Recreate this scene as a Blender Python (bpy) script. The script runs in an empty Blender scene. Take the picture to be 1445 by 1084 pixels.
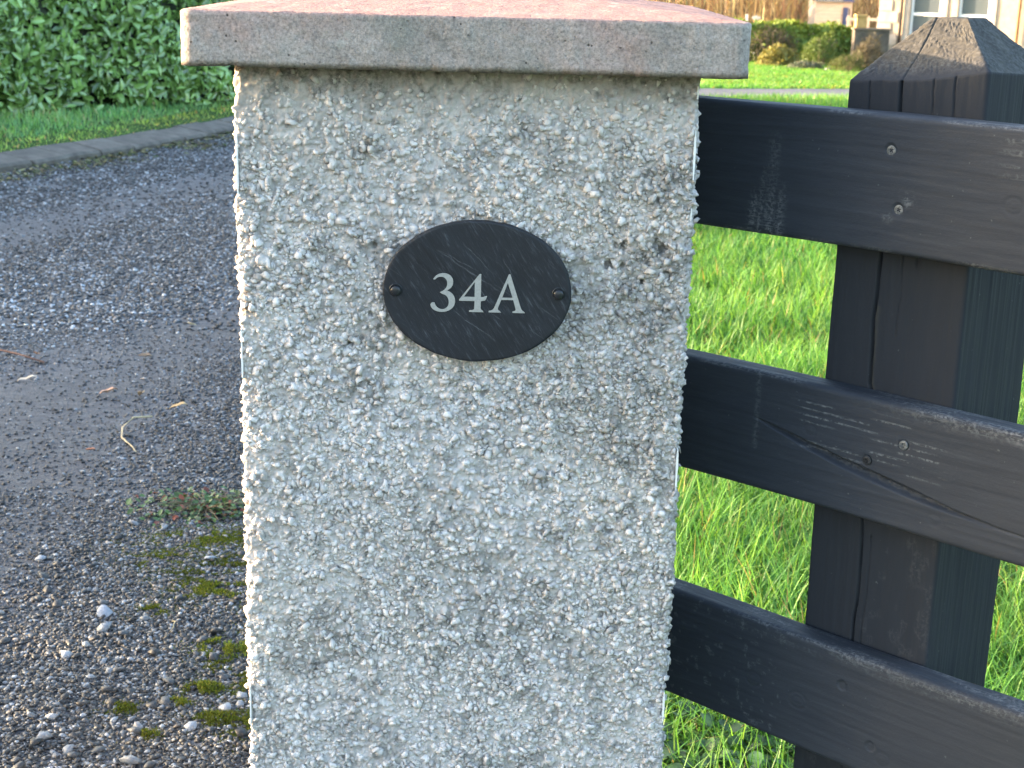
import bpy, math, random
import numpy as np
from mathutils import Vector, Matrix

scene = bpy.context.scene
PI = math.pi
# ------------------------------------------------------------------ camera
cam_d = bpy.data.cameras.new("camera")
cam = bpy.data.objects.new("camera", cam_d)
scene.collection.objects.link(cam)
scene.camera = cam
CAM = np.array([0.0, 0.0, 1.32])
pch, rol = math.radians(15.68), math.radians(1.43)
Fw = np.array([0, math.cos(pch), -math.sin(pch)])
R0 = np.array([1.0, 0, 0]); U0 = np.array([0, math.sin(pch), math.cos(pch)])
Rt = R0 * math.cos(rol) + U0 * math.sin(rol)
Up = U0 * math.cos(rol) - R0 * math.sin(rol)
mw = Matrix(((Rt[0], Up[0], -Fw[0], CAM[0]), (Rt[1], Up[1], -Fw[1], CAM[1]), (Rt[2], Up[2], -Fw[2], CAM[2]), (0, 0, 0, 1)))
cam.matrix_world = mw
cam_d.sensor_width = 36.0
cam_d.lens = 2150.0 / 1445.0 * 36.0
cam_d.clip_start = 0.05
cam_d.clip_end = 3000
cam_d.dof.use_dof = True
cam_d.dof.focus_distance = 1.68
cam_d.dof.aperture_fstop = 20.0
# ------------------------------------------------------------------ sky + sun
SUN_EL, SUN_BACK = math.radians(8.8), math.radians(13.0)
to_sun = Vector((-math.cos(SUN_BACK) * math.cos(SUN_EL), math.sin(SUN_BACK) * math.cos(SUN_EL), math.sin(SUN_EL)))
world = bpy.data.worlds.new("World"); scene.world = world
world.use_nodes = True
wn = world.node_tree.nodes; wl = world.node_tree.links
wn.clear()
sky = wn.new("ShaderNodeTexSky"); sky.sky_type = 'NISHITA'; sky.sun_disc = False
sky.sun_elevation = SUN_EL
sky.sun_rotation = math.atan2(to_sun.x, to_sun.y)
sky.air_density = 1.0; sky.dust_density = 4.0; sky.ozone_density = 1.35; sky.altitude = 50
bg = wn.new("ShaderNodeBackground"); bg.inputs[1].default_value = 0.15
wo = wn.new("ShaderNodeOutputWorld")
wl.new(sky.outputs[0], bg.inputs[0]); wl.new(bg.outputs[0], wo.inputs[0])
sd = bpy.data.lights.new("sun", 'SUN'); sd.energy = 2.9; sd.angle = math.radians(0.5); sd.color = (1.0, 0.72, 0.46)
so = bpy.data.objects.new("sun", sd); scene.collection.objects.link(so)
so.rotation_euler = to_sun.to_track_quat('Z', 'Y').to_euler()
so.location = (-10, 3, 8)
scene.view_settings.view_transform = 'Standard'
scene.view_settings.look = 'None'
scene.view_settings.gamma = 1.0
scene.view_settings.exposure = 3.33
scene.render.engine = 'CYCLES'
scene.cycles.max_bounces = 8
scene.cycles.use_denoising = True
scene.cycles.transparent_max_bounces = 8

# ------------------------------------------------------------------ helpers
rng = np.random.default_rng(7)

def hsh(ix, iy, seed):
    h = (ix.astype(np.int64) * 374761393 + iy.astype(np.int64) * 668265263 + seed * 1442695041) & 0xFFFFFFFF
    h = ((h ^ (h >> 13)) * 1274126177) & 0xFFFFFFFF
    h = ((h ^ (h >> 16)) * 2246822519) & 0xFFFFFFFF
    return ((h ^ (h >> 15)) & 0xFFFFFF) / float(0xFFFFFF)

def vn(x, y, seed=0):
    x = np.asarray(x, float); y = np.asarray(y, float)
    x, y = np.broadcast_arrays(x, y)
    ix = np.floor(x); iy = np.floor(y)
    fx = x - ix; fy = y - iy
    fx = fx * fx * (3 - 2 * fx); fy = fy * fy * (3 - 2 * fy)
    a = hsh(ix, iy, seed); b = hsh(ix + 1, iy, seed); c = hsh(ix, iy + 1, seed); d = hsh(ix + 1, iy + 1, seed)
    return (a * (1 - fx) + b * fx) * (1 - fy) + (c * (1 - fx) + d * fx) * fy

def fbm(x, y, oct=4, seed=0):
    s = 0; a = 1; t = 0
    for i in range(oct):
        s = s + a * vn(x * 2 ** i, y * 2 ** i, seed + i * 17); t += a; a *= .5
    return s / t

def smooth(e0, e1, x):
    t = np.clip((x - e0) / (e1 - e0), 0, 1)
    return t * t * (3 - 2 * t)

def link(o, parent=None):
    scene.collection.objects.link(o)
    if parent is not None: o.parent = parent
    return o

def tag(o, label=None, cat=None, group=None, kind=None):
    if label: o["label"] = label
    if cat: o["category"] = cat
    if group: o["group"] = group
    if kind: o["kind"] = kind
    return o

def empty(name, loc, label, cat, group=None, rz=0):
    o = bpy.data.objects.new(name, None); o.empty_display_size = .1
    o.location = loc; o.rotation_euler = (0, 0, rz)
    link(o); return tag(o, label, cat, group)

def mesh_np(name, V, Fa, mat, parent=None, attrs=None, smooth_sh=False):
    """V (n,3) float, Fa (m,k) int -> one mesh object"""
    V = np.ascontiguousarray(V, dtype=np.float32); Fa = np.ascontiguousarray(Fa, dtype=np.int32)
    me = bpy.data.meshes.new(name)
    n = len(V); m, k = Fa.shape
    me.vertices.add(n); me.vertices.foreach_set("co", V.ravel())
    me.loops.add(m * k); me.loops.foreach_set("vertex_index", Fa.ravel())
    me.polygons.add(m); me.polygons.foreach_set("loop_start", np.arange(0, m * k, k, dtype=np.int32))
    if smooth_sh: me.polygons.foreach_set("use_smooth", np.ones(m, dtype=bool))
    for an, av in (attrs or {}).items():
        if av.ndim == 1:
            a = me.attributes.new(an, 'FLOAT', 'POINT'); a.data.foreach_set("value", av.astype(np.float32))
        else:
            a = me.attributes.new(an, 'FLOAT_COLOR', 'POINT')
            c4 = np.ones((n, 4), np.float32); c4[:, :3] = av
            a.data.foreach_set("color", c4.ravel())
    me.update(calc_edges=True)
    me.materials.append(mat)
    o = bpy.data.objects.new(name, me)
    return link(o, parent)

def mesh_py(name, verts, faces, mat, parent=None, smooth_sh=False):
    me = bpy.data.meshes.new(name); me.from_pydata([tuple(v) for v in verts], [], faces); me.update()
    if smooth_sh:
        for p in me.polygons: p.use_smooth = True
    me.materials.append(mat)
    return link(bpy.data.objects.new(name, me), parent)

class MB:
    def __init__(s): s.v = []; s.f = []
    def add(s, vs, fs):
        b = len(s.v); s.v += [tuple(v) for v in vs]; s.f += [tuple(b + i for i in f) for f in fs]
    def box(s, x0, x1, y0, y1, z0, z1):
        s.add([(x0, y0, z0), (x1, y0, z0), (x1, y1, z0), (x0, y1, z0), (x0, y0, z1), (x1, y0, z1), (x1, y1, z1), (x0, y1, z1)],
              [(0, 3, 2, 1), (4, 5, 6, 7), (0, 1, 5, 4), (1, 2, 6, 5), (2, 3, 7, 6), (3, 0, 4, 7)])
    def tube(s, pts, rad, n=6):
        pts = [Vector(p) for p in pts]; b = len(s.v); N = len(pts)
        if not hasattr(rad, '__len__'): rad = [rad] * N
        for i, p in enumerate(pts):
            d = (pts[min(i + 1, N - 1)] - pts[max(i - 1, 0)]).normalized()
            a = d.cross(Vector((0.3, 1, .2))).normalized(); c = d.cross(a)
            for k in range(n):
                t = 2 * PI * k / n
                s.v.append(tuple(p + (a * math.cos(t) + c * math.sin(t)) * rad[i]))
        for i in range(N - 1):
            for k in range(n):
                s.f.append((b + i * n + k, b + i * n + (k + 1) % n, b + (i + 1) * n + (k + 1) % n, b + (i + 1) * n + k))
        s.f.append(tuple(b + k for k in range(n))[::-1]); s.f.append(tuple(b + (N - 1) * n + k for k in range(n)))
    def build(s, name, mat, parent=None, smooth_sh=False, bevel=0):
        o = mesh_py(name, s.v, s.f, mat, parent, smooth_sh)
        if bevel:
            m = o.modifiers.new("bevel", 'BEVEL'); m.width = bevel; m.segments = 2; m.limit_method = 'ANGLE'
        return o

def inst_np(tv, tf, pos, M, cols=None):
    """merge copies of a template mesh: tv (k,3), tf (m,j), pos (n,3), M (n,3,3)"""
    n = len(pos); k = len(tv)
    V = np.einsum('nij,kj->nki', M, tv) + pos[:, None, :]
    Fa = (tf[None] + (np.arange(n) * k)[:, None, None]).reshape(-1, tf.shape[1])
    C = None if cols is None else np.repeat(cols, k, axis=0)
    return V.reshape(-1, 3), Fa, C

def rotz(a):
    c, s = np.cos(a), np.sin(a); z = np.zeros_like(a); o = np.ones_like(a)
    return np.stack([np.stack([c, -s, z], -1), np.stack([s, c, z], -1), np.stack([z, z, o], -1)], -2)
def rotx(a):
    c, s = np.cos(a), np.sin(a); z = np.zeros_like(a); o = np.ones_like(a)
    return np.stack([np.stack([o, z, z], -1), np.stack([z, c, -s], -1), np.stack([z, s, c], -1)], -2)
def roty(a):
    c, s = np.cos(a), np.sin(a); z = np.zeros_like(a); o = np.ones_like(a)
    return np.stack([np.stack([c, z, s], -1), np.stack([z, o, z], -1), np.stack([-s, z, c], -1)], -2)

def zt(x, y):
    """terrain height"""
    x = np.asarray(x, float); y = np.asarray(y, float)
    return -.03 * np.clip(y - 3, 0, 42) + (vn(x * .35, y * .35, 5) - .5) * .05 * smooth(4, 12, y)

# ------------------------------------------------------------------ material helper
class NT:
    def __init__(s, name):
        s.m = bpy.data.materials.new(name); s.m.use_nodes = True
        s.t = s.m.node_tree; s.t.nodes.clear()
        s.out = s.n("ShaderNodeOutputMaterial"); s.p = s.n("ShaderNodeBsdfPrincipled")
        s.l(s.p.outputs[0], s.out.inputs[0]); s._c = None
    def n(s, t, **kw):
        x = s.t.nodes.new(t)
        for k, v in kw.items(): setattr(x, k, v)
        return x
    def l(s, a, b): s.t.links.new(a, b)
    def co(s):
        if s._c is None: s._c = s.n("ShaderNodeTexCoord").outputs['Object']
        return s._c
    def mapped(s, sc):
        m = s.n("ShaderNodeMapping"); m.inputs['Scale'].default_value = sc if hasattr(sc, '__len__') else (sc, sc, sc)
        s.l(s.co(), m.inputs[0]); return m.outputs[0]
    def noise(s, scale, detail=4, rough=.55, dist=0, stretch=None):
        x = s.n("ShaderNodeTexNoise"); x.inputs['Scale'].default_value = scale
        x.inputs['Detail'].default_value = detail; x.inputs['Roughness'].default_value = rough
        x.inputs['Distortion'].default_value = dist
        s.l(s.mapped(stretch) if stretch else s.co(), x.inputs['Vector'])
        return x.outputs[0]
    def vor(s, scale, out='Distance', feature='F1', stretch=None):
        x = s.n("ShaderNodeTexVoronoi", feature=feature); x.inputs['Scale'].default_value = scale
        s.l(s.mapped(stretch) if stretch else s.co(), x.inputs['Vector'])
        return x.outputs[out]
    def ramp(s, src, stops, interp='LINEAR'):
        r = s.n("ShaderNodeValToRGB"); r.color_ramp.interpolation = interp
        el = r.color_ramp.elements
        while len(el) > 1: el.remove(el[-1])
        for i, (p, c) in enumerate(stops):
            e = el[0] if i == 0 else el.new(p)
            e.position = p
            if not hasattr(c, '__len__'): c = (c, c, c)
            e.color = (*c, 1)
        s.l(src, r.inputs[0]); return r.outputs[0]
    def mix(s, fac, a, b, mode='MIX'):
        x = s.n("ShaderNodeMix", data_type='RGBA', blend_type=mode)
        for i, v in ((0, fac), (6, a), (7, b)):
            if isinstance(v, (int, float)) : x.inputs[i].default_value = v if i == 0 else (v, v, v, 1)
            elif isinstance(v, tuple): x.inputs[i].default_value = (*v, 1)
            else: s.l(v, x.inputs[i])
        return x.outputs[2]
    def math(s, op, a, b=0.0, clamp=False):
        x = s.n("ShaderNodeMath", operation=op); x.use_clamp = clamp
        for i, v in ((0, a), (1, b)):
            if isinstance(v, (int, float)): x.inputs[i].default_value = v
            else: s.l(v, x.inputs[i])
        return x.outputs[0]
    def attr(s, name, out='Color'):
        x = s.n("ShaderNodeAttribute"); x.attribute_name = name; return x.outputs[out]
    def col(s, c):
        if isinstance(c, tuple): s.p.inputs['Base Color'].default_value = (*c, 1)
        else: s.l(c, s.p.inputs['Base Color'])
    def rough(s, r):
        if isinstance(r, (int, float)): s.p.inputs['Roughness'].default_value = r
        else: s.l(r, s.p.inputs['Roughness'])
    def bump(s, h, dist=.002, strength=1.0, prev=None):
        b = s.n("ShaderNodeBump"); b.inputs['Distance'].default_value = dist; b.inputs['Strength'].default_value = strength
        s.l(h, b.inputs['Height'])
        if prev is not None: s.l(prev, b.inputs['Normal'])
        s.l(b.outputs[0], s.p.inputs['Normal']); return b.outputs[0]
    def spec(s, v): s.p.inputs['Specular IOR Level'].default_value = v
    def translucent(s, fac, tint=(1, 1, 1)):
        tr = s.n("ShaderNodeBsdfTranslucent"); mx = s.n("ShaderNodeMixShader"); mx.inputs[0].default_value = fac
        src = s.p.inputs['Base Color']
        if src.is_linked:
            c = s.mix(1.0, src.links[0].from_socket, tint, 'MULTIPLY'); s.l(c, tr.inputs[0])
        else: tr.inputs[0].default_value = src.default_value
        s.l(s.p.outputs[0], mx.inputs[1]); s.l(tr.outputs[0], mx.inputs[2]); s.l(mx.outputs[0], s.out.inputs[0])

def simple(name, c, rough=.6, noise=None, bump=None, spec=.5):
    t = NT(name)
    if noise:
        a = tuple(v * (1 - noise[1]) for v in c); b = tuple(min(1, v * (1 + noise[1])) for v in c)
        t.col(t.ramp(t.noise(noise[0], 5), [(.3, a), (.7, b)]))
    else: t.col(c)
    t.rough(rough); t.spec(spec)
    if bump: t.bump(t.noise(bump[0], 4), bump[1])
    return t.m

# ================================================================== GROUND, ROAD, KERB
def mat_ground():
    t = NT("ground_soil_grass")
    g = t.ramp(t.noise(1.2, 6, .6), [(.3, (.035, .075, .014)), (.55, (.06, .12, .02)), (.75, (.085, .13, .03))])
    d = t.ramp(t.noise(45, 5), [(.35, .45), (.7, 1.15)])
    t.col(t.mix(1.0, g, d, 'MULTIPLY')); t.rough(.9); t.spec(.2)
    t.bump(t.noise(60, 5), .02)
    return t.m
M_ground = mat_ground()

def build_ground():
    ys = np.concatenate([np.linspace(-8, 60, 273), np.array([70, 85, 110, 150, 220, 350, 600, 1200, 2000])])
    xs = np.concatenate([np.array([-1500, -700, -300, -120, -60]), np.linspace(-30, 30, 121), np.array([60, 120, 300, 700, 1500])])
    X, Y = np.meshgrid(xs, ys); Z = zt(X, Y)
    nx, ny = len(xs), len(ys)
    idx = np.arange(nx * ny).reshape(ny, nx)
    Fa = np.stack([idx[:-1, :-1], idx[:-1, 1:], idx[1:, 1:], idx[1:, :-1]], -1).reshape(-1, 4)
    o = mesh_np("ground", np.stack([X, Y, Z], -1).reshape(-1, 3), Fa, M_ground, smooth_sh=True)
    tag(o, kind="structure")
build_ground()

# driveway: kerb side K (left, far) and grass side B (right, near)
K = np.array([(-6.2, -7), (-6.2, -2), (-6.0, 2), (-5.4, 5), (-4.7, 7.6), (-4.02, 9.4), (-3.62, 10.64), (-3.38, 11.54), (-3.07, 12.49), (-2.67, 14.23), (-2.3, 16.2),
              (-1.6, 19.0), (-.4, 21.6), (1.2, 23.6), (3.1, 24.7), (5.5, 25.4), (8, 26.2), (12, 27.6), (18, 29.6)], float)
B = np.array([(.19, -7), (.19, -2), (.19, 1), (.19, 2), (.17, 3), (.15, 4), (.12, 5.2), (.1, 7), (.1, 9), (.2, 12), (.4, 15),
              (.7, 17.8), (1.3, 19.8), (2.1, 21.2), (3.5, 22.3), (5.7, 23.0), (8, 23.8), (12, 25.2), (18, 27.2)], float)

def resample(P, n):
    # catmull-rom through P by parameter index
    m = len(P); t = np.linspace(0, m - 1, n); i = np.clip(np.floor(t).astype(int), 0, m - 2); f = (t - i)[:, None]
    p0 = P[np.clip(i - 1, 0, m - 1)]; p1 = P[i]; p2 = P[i + 1]; p3 = P[np.clip(i + 2, 0, m - 1)]
    return .5 * ((2 * p1) + (-p0 + p2) * f + (2 * p0 - 5 * p1 + 4 * p2 - p3) * f ** 2 + (-p0 + 3 * p1 - 3 * p2 + p3) * f ** 3)
NS = 700
Kc = resample(K, NS); Bc = resample(B, NS)

def track_field(x, y):
    """1 on the compacted, smoother wheel tracks of the driveway"""
    w = (vn(x * 1.1, y * .6, 31) - .5) * .35
    c1 = np.interp(y, [-2, 2, 3.5, 4.13, 4.9, 6.0, 9, 14], [-1.45, -1.38, -1.36, -1.42, -1.34, -1.0, -.6, -.2])
    c2 = np.interp(y, [-2, 2, 6, 7.9, 9.1, 11.2, 14, 18], [-4.0, -3.6, -3.1, -2.8, -2.5, -1.95, -1.0, 0])
    d = np.minimum(np.abs(x - c1 + w), np.abs(x - c2 + w) * .8)
    return 1 - smooth(.12, .55, d)

def mat_gravel():
    t = NT("driveway_gravel")
    tr = t.attr('track', 'Fac')
    n1 = t.vor(95, 'Color'); sep = t.n("ShaderNodeSeparateColor"); t.l(n1, sep.inputs[0])
    st = t.ramp(sep.outputs[0], [(0, (.020, .024, .033)), (.6, (.044, .053, .070)), (.88, (.085, .10, .13)), (1, (.17, .19, .23))])
    fine = t.ramp(t.noise(120, 6, .7), [(.3, (.014, .015, .019)), (.6, (.028, .030, .037)), (.8, (.052, .056, .068))])
    dirt = t.ramp(t.noise(70, 6, .65), [(.3, (.030, .034, .046)), (.7, (.052, .058, .074))])
    c = t.mix(.7, fine, st)
    f = t.math('MULTIPLY', tr, t.ramp(t.noise(5, 5), [(.25, .35), (.6, 1.0)]), True)
    c = t.mix(f, c, dirt)
    c = t.mix(t.attr('pale', 'Fac'), c, (.12, .12, .13))
    big = t.ramp(t.noise(1.3, 4), [(.3, .75), (.7, 1.15)])
    c = t.mix(1.0, c, big, 'MULTIPLY')
    t.col(c); t.rough(t.ramp(t.noise(30, 3), [(.3, .55), (.7, .85)])); t.spec(.45)
    b = t.bump(t.vor(95, 'Distance'), .006, .6)
    t.bump(t.noise(160, 6, .7), .004, 1, b)
    return t.m
M_gravel = mat_gravel()

def build_road():
    A = 90
    a = np.linspace(0, 1, A)[None, :, None]
    P = Kc[:, None, :] * (1 - a) + Bc[:, None, :] * a
    X, Y = P[..., 0], P[..., 1]
    tf = track_field(X, Y)
    Z = zt(X, Y) + .006 + (1 - tf) * .012 * fbm(X * 3, Y * 3, 3, 4) + .006 * vn(X * 6, Y * 6, 3)
    idx = np.arange(NS * A).reshape(NS, A)
    Fa = np.stack([idx[:-1, :-1], idx[:-1, 1:], idx[1:, 1:], idx[1:, :-1]], -1).reshape(-1, 4)
    o = mesh_np("road", np.stack([X, Y, Z], -1).reshape(-1, 3), Fa, M_gravel, attrs={'track': tf.ravel(), 'pale': (smooth(13, 22, Y) * .8).ravel()}, smooth_sh=True)
    tag(o, kind="structure")
build_road()
def zroad(x, y): 
    return zt(x, y) + .006 + (1 - track_field(x, y)) * .012 * fbm(x * 3, y * 3, 3, 4) + .006 * vn(x * 6, y * 6, 3)

# small side path beyond the lawn toward the house
def strip(name, L, Rr, mat, dz=.004):
    L = resample(np.array(L, float), 40); Rr = resample(np.array(Rr, float), 40)
    a = np.linspace(0, 1, 5)[None, :, None]; P = L[:, None] * (1 - a) + Rr[:, None] * a
    Z = zt(P[..., 0], P[..., 1]) + dz
    idx = np.arange(200).reshape(40, 5)
    Fa = np.stack([idx[:-1, :-1], idx[:-1, 1:], idx[1:, 1:], idx[1:, :-1]], -1).reshape(-1, 4)
    return tag(mesh_np(name, np.concatenate([P, Z[..., None]], -1).reshape(-1, 3), Fa, mat), kind="structure")
strip("path", [(6.2, 30.6), (6.9, 32.6), (7.8, 34.0), (10, 34.8), (14, 33)], [(7.0, 29.6), (7.9, 31.6), (8.8, 33.0), (10.2, 33.6), (13, 32)], simple("path_grey", (.16, .16, .17), .85, (30, .25)), .012)

# kerb + verge following K
Kt = np.gradient(Kc, axis=0); Kt /= np.linalg.norm(Kt, axis=1)[:, None]
Kn = np.stack([-Kt[:, 1], Kt[:, 0]], -1)     # outwards, to the hedge side
Ks = np.concatenate([[0], np.cumsum(np.linalg.norm(np.diff(Kc, axis=0), axis=1))])
def kerb_at(s, off):
    x = np.interp(s, Ks, Kc[:, 0]); y = np.interp(s, Ks, Kc[:, 1])
    nx = np.interp(s, Ks, Kn[:, 0]); ny = np.interp(s, Ks, Kn[:, 1])
    return x + nx * off, y + ny * off

def mat_concrete_kerb():
    t = NT("kerb_concrete")
    c = t.ramp(t.noise(9, 6, .65), [(.25, (.055, .047, .040)), (.5, (.105, .092, .078)), (.75, (.165, .148, .125))])
    d = t.ramp(t.noise(2.5, 4), [(.45, 1.0), (.7, .6)])
    t.col(t.mix(1, c, d, 'MULTIPLY')); t.rough(.85); t.bump(t.noise(90, 5), .004); return t.m
def build_kerb():
    V = []; Fq = []
    s = 6.0; i = 0; mb = MB()
    r = random.Random(3)
    s_end = np.interp(-.9, Kc[300:, 0], Ks[300:])
    while s < s_end:
        L = .46
        dz = r.uniform(-.008, .008); tw = r.uniform(-.012, .012)
        prof = [(0, -.03), (0.0, .045), (.02, .065), (.25, .105), (.28, .11), (.325, .10), (.33, -.05)]
        rows = []
        for ss in (s + .006, s + .02, s + L / 2, s + L - .02, s + L - .006):
            e = .006 if ss in (s + .006, s + L - .006) else 0
            row = []
            for (o_, z) in prof:
                x, y = kerb_at(ss, o_ + tw)
                row.append((x, y, float(zt(x, y)) + z + dz - e))
            rows.append(row)
        n = len(prof); vs = [v for row in rows for v in row]; fs = []
        for a in range(4):
            for b in range(n - 1):
                fs.append((a * n + b, a * n + b + 1, (a + 1) * n + b + 1, (a + 1) * n + b))
        fs.append(tuple(range(n))[::-1]); fs.append(tuple(4 * n + q for q in range(n)))
        mb.add(vs, fs); s += L
    tag(mb.build("kerb", mat_concrete_kerb()), kind="structure")
build_kerb()
def build_verge():
    offs = np.array([.30, .34, .6, 1.0, 1.6, 2.4, 3.2, 4.5]); dz = np.array([.03, .097, .11, .11, .11, .10, .06, -.05])
    P = Kc[:, None, :] + Kn[:, None, :] * offs[None, :, None]
    fade = 1 - smooth(-1.6, -.2, Kc[:, 0])[:, None]; fade = np.where(fade < .02, -.2, fade)
    Z = zt(P[..., 0], P[..., 1]) + dz[None] * fade + (vn(P[..., 0] * 3, P[..., 1] * 3, 9) - .5) * .03 * (offs > .5)
    A = len(offs); idx = np.arange(NS * A).reshape(NS, A)
    Fa = np.stack([idx[:-1, :-1], idx[1:, :-1], idx[1:, 1:], idx[:-1, 1:]], -1).reshape(-1, 4)
    o = mesh_np("verge", np.concatenate([P, Z[..., None]], -1).reshape(-1, 3), Fa, M_ground, smooth_sh=True)
    tag(o, kind="structure")
build_verge()

ico = (1 + 5 ** .5) / 2
IV = np.array([(-1, ico, 0), (1, ico, 0), (-1, -ico, 0), (1, -ico, 0), (0, -1, ico), (0, 1, ico), (0, -1, -ico), (0, 1, -ico), (ico, 0, -1), (ico, 0, 1), (-ico, 0, -1), (-ico, 0, 1)], float) / math.hypot(1, ico)
IF = np.array([(0, 11, 5), (0, 5, 1), (0, 1, 7), (0, 7, 10), (0, 10, 11), (1, 5, 9), (5, 11, 4), (11, 10, 2), (10, 7, 6), (7, 1, 8), (3, 9, 4), (3, 4, 2), (3, 2, 6), (3, 6, 8), (3, 8, 9), (4, 9, 5), (2, 4, 11), (6, 2, 10), (8, 6, 7), (9, 8, 1)])
# ================================================================== ROUGHCAST PILLAR
PX0, PX1, PY0, PY1 = -.2955, .1862, 1.603, 2.085
PZ = 1.212
def mat_roughcast():
    t = NT("roughcast_render")
    peb = t.attr('peb', 'Fac'); var = t.attr('pvar', 'Fac')
    mort = t.ramp(t.noise(26, 6, .65), [(.25, (.41, .38, .365)), (.5, (.55, .51, .495)), (.75, (.66, .62, .60))])
    stone = t.ramp(var, [(0, (.52, .485, .475)), (.35, (.69, .65, .64)), (.8, (.80, .76, .75)), (1, (.71, .66, .63))])
    c = t.mix(peb, mort, stone)
    warm = t.ramp(t.noise(3.2, 3), [(.35, (1.0, 1.0, 1.0)), (.7, (1.0, .975, .92))])
    c = t.mix(1, c, warm, 'MULTIPLY')
    # large weather stains, held in a mesh attribute (painted shape of their own)
    sta = t.attr('stain', 'Fac')
    sp = t.ramp(t.noise(150, 4, .7), [(.35, .25), (.65, 1.0)])
    f = t.math('MULTIPLY', sta, sp, True)
    c = t.mix(f, c, (.13, .125, .115))
    t.col(c); t.rough(.9); t.spec(.12)
    b0 = t.bump(t.noise(260, 3, .6, .8), .0016, 1)
    t.bump(t.noise(620, 4, .75), .0010, 1, b0)
    return t.m
M_rough = mat_roughcast()

def pillar_raster():
    px = .0008; W = PX1 - PX0; per = 4 * W
    nu, nz = int(per / px), int(PZ / px)
    uu = (np.arange(nu) + .5) * px; zz = (np.arange(nz) + .5) * px
    U, Z = np.meshgrid(uu, zz)
    H = (fbm(U * 14, Z * 14, 3, 1) - .5) * .0048
    H += (fbm(U * 90, Z * 90, 3, 2) - .5) * .0042
    H += (fbm(U * 330, Z * 330, 2, 3) - .5) * .0018
    H += (np.abs(fbm(U * 150, Z * 150, 2, 6) - .5) - .1) * .0075
    H = H.astype(np.float32); PB = np.zeros_like(H); PV = np.full_like(H, .5)
    r = np.random.default_rng(11); N = 46000
    cu = r.uniform(0, per, N); cz = r.uniform(0, PZ - .012, N)
    dens = fbm(cu * 9, cz * 9, 3, 21)
    toprow = smooth(PZ - .07, PZ - .02, cz)                       # fewer stones at the very top
    topw = smooth(PZ - .17, PZ - .05, cz) * .35
    keep = r.uniform(0, 1, N) < np.clip(.55 + 1.5 * (dens - .25), .45, 1) * (1 - .9 * toprow) * (1 - topw)
    cu, cz = cu[keep], cz[keep]; n = len(cu)
    ra = (.0018 + .0052 * r.beta(1.4, 3.0, n)) ; asp = r.uniform(.5, 1.0, n); th = r.uniform(0, PI, n)
    hh = ra * r.uniform(.45, 1.15, n); tx = r.normal(0, .38, n); tz = r.normal(0, .38, n); hole = r.uniform(0, 1, n) < .006
    hole |= (np.hypot(cu - (.435), cz - 1.0) < .045) & (r.uniform(0, 1, n) < .11)
    fac = r.uniform(0, 2 * PI, (n, 6)); fo = r.uniform(.25, .85, (n, 6)); fs = r.uniform(.6, 1.8, (n, 6)); var = r.uniform(0, 1, n)
    order = np.argsort(ra * r.uniform(.6, 1.4, n))
    for i in order:
        R = ra[i] * 1.25; k = int(R / px) + 1
        ic, jc = int(cu[i] / px), int(cz[i] / px)
        j0, j1 = max(0, jc - k), min(nz, jc + k + 1)
        ii = np.arange(ic - k, ic + k + 1) ; im = ii % nu
        du = ((ii + .5) * px - cu[i])[None, :]; dz = ((np.arange(j0, j1) + .5) * px - cz[i])[:, None]
        c, s = math.cos(th[i]), math.sin(th[i])
        a = (du * c + dz * s) / ra[i]; b = (-du * s + dz * c) / (ra[i] * asp[i])
        q = a * a + b * b
        blk = H[j0:j1][:, im]
        base = float(blk[min(k, j1 - j0 - 1), k])
        if hole[i]:
            nb = blk - hh[i] * 2.2 * np.clip(1 - q, 0, 1) ** .35 - 0.0006 * (q < 1)
            H[j0:j1, im[0]:im[0] + 0] = 0
            H[np.ix_(np.arange(j0, j1), im)] = nb
            continue
        dome = np.sqrt(np.clip(1 - q, 0, 1))
        # facets
        cut = np.full(q.shape, 9.0)
        for m in range(6):
            d = a * math.cos(fac[i, m]) + b * math.sin(fac[i, m])
            cut = np.minimum(cut, (fo[i, m] + .35 - d) * fs[i, m])
        prof = np.minimum(np.minimum(dome, cut), .88)
        nb = base - hh[i] * .25 + hh[i] * 1.45 * prof + (du * tx[i] + dz * tz[i])
        msk = (q < 1) & (nb > blk)
        nb = np.where(msk, nb, blk)
        ixx = np.ix_(np.arange(j0, j1), im)
        H[ixx] = nb
        PB[ixx] = np.where(msk, np.clip(prof * 1.6, 0, 1), PB[ixx]); PV[ixx] = np.where(msk, var[i], PV[ixx])
    H = np.where(H > .0052, .0052 + (H - .0052) * .3, H)
    return H, PB, PV, px, nu, nz

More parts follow.
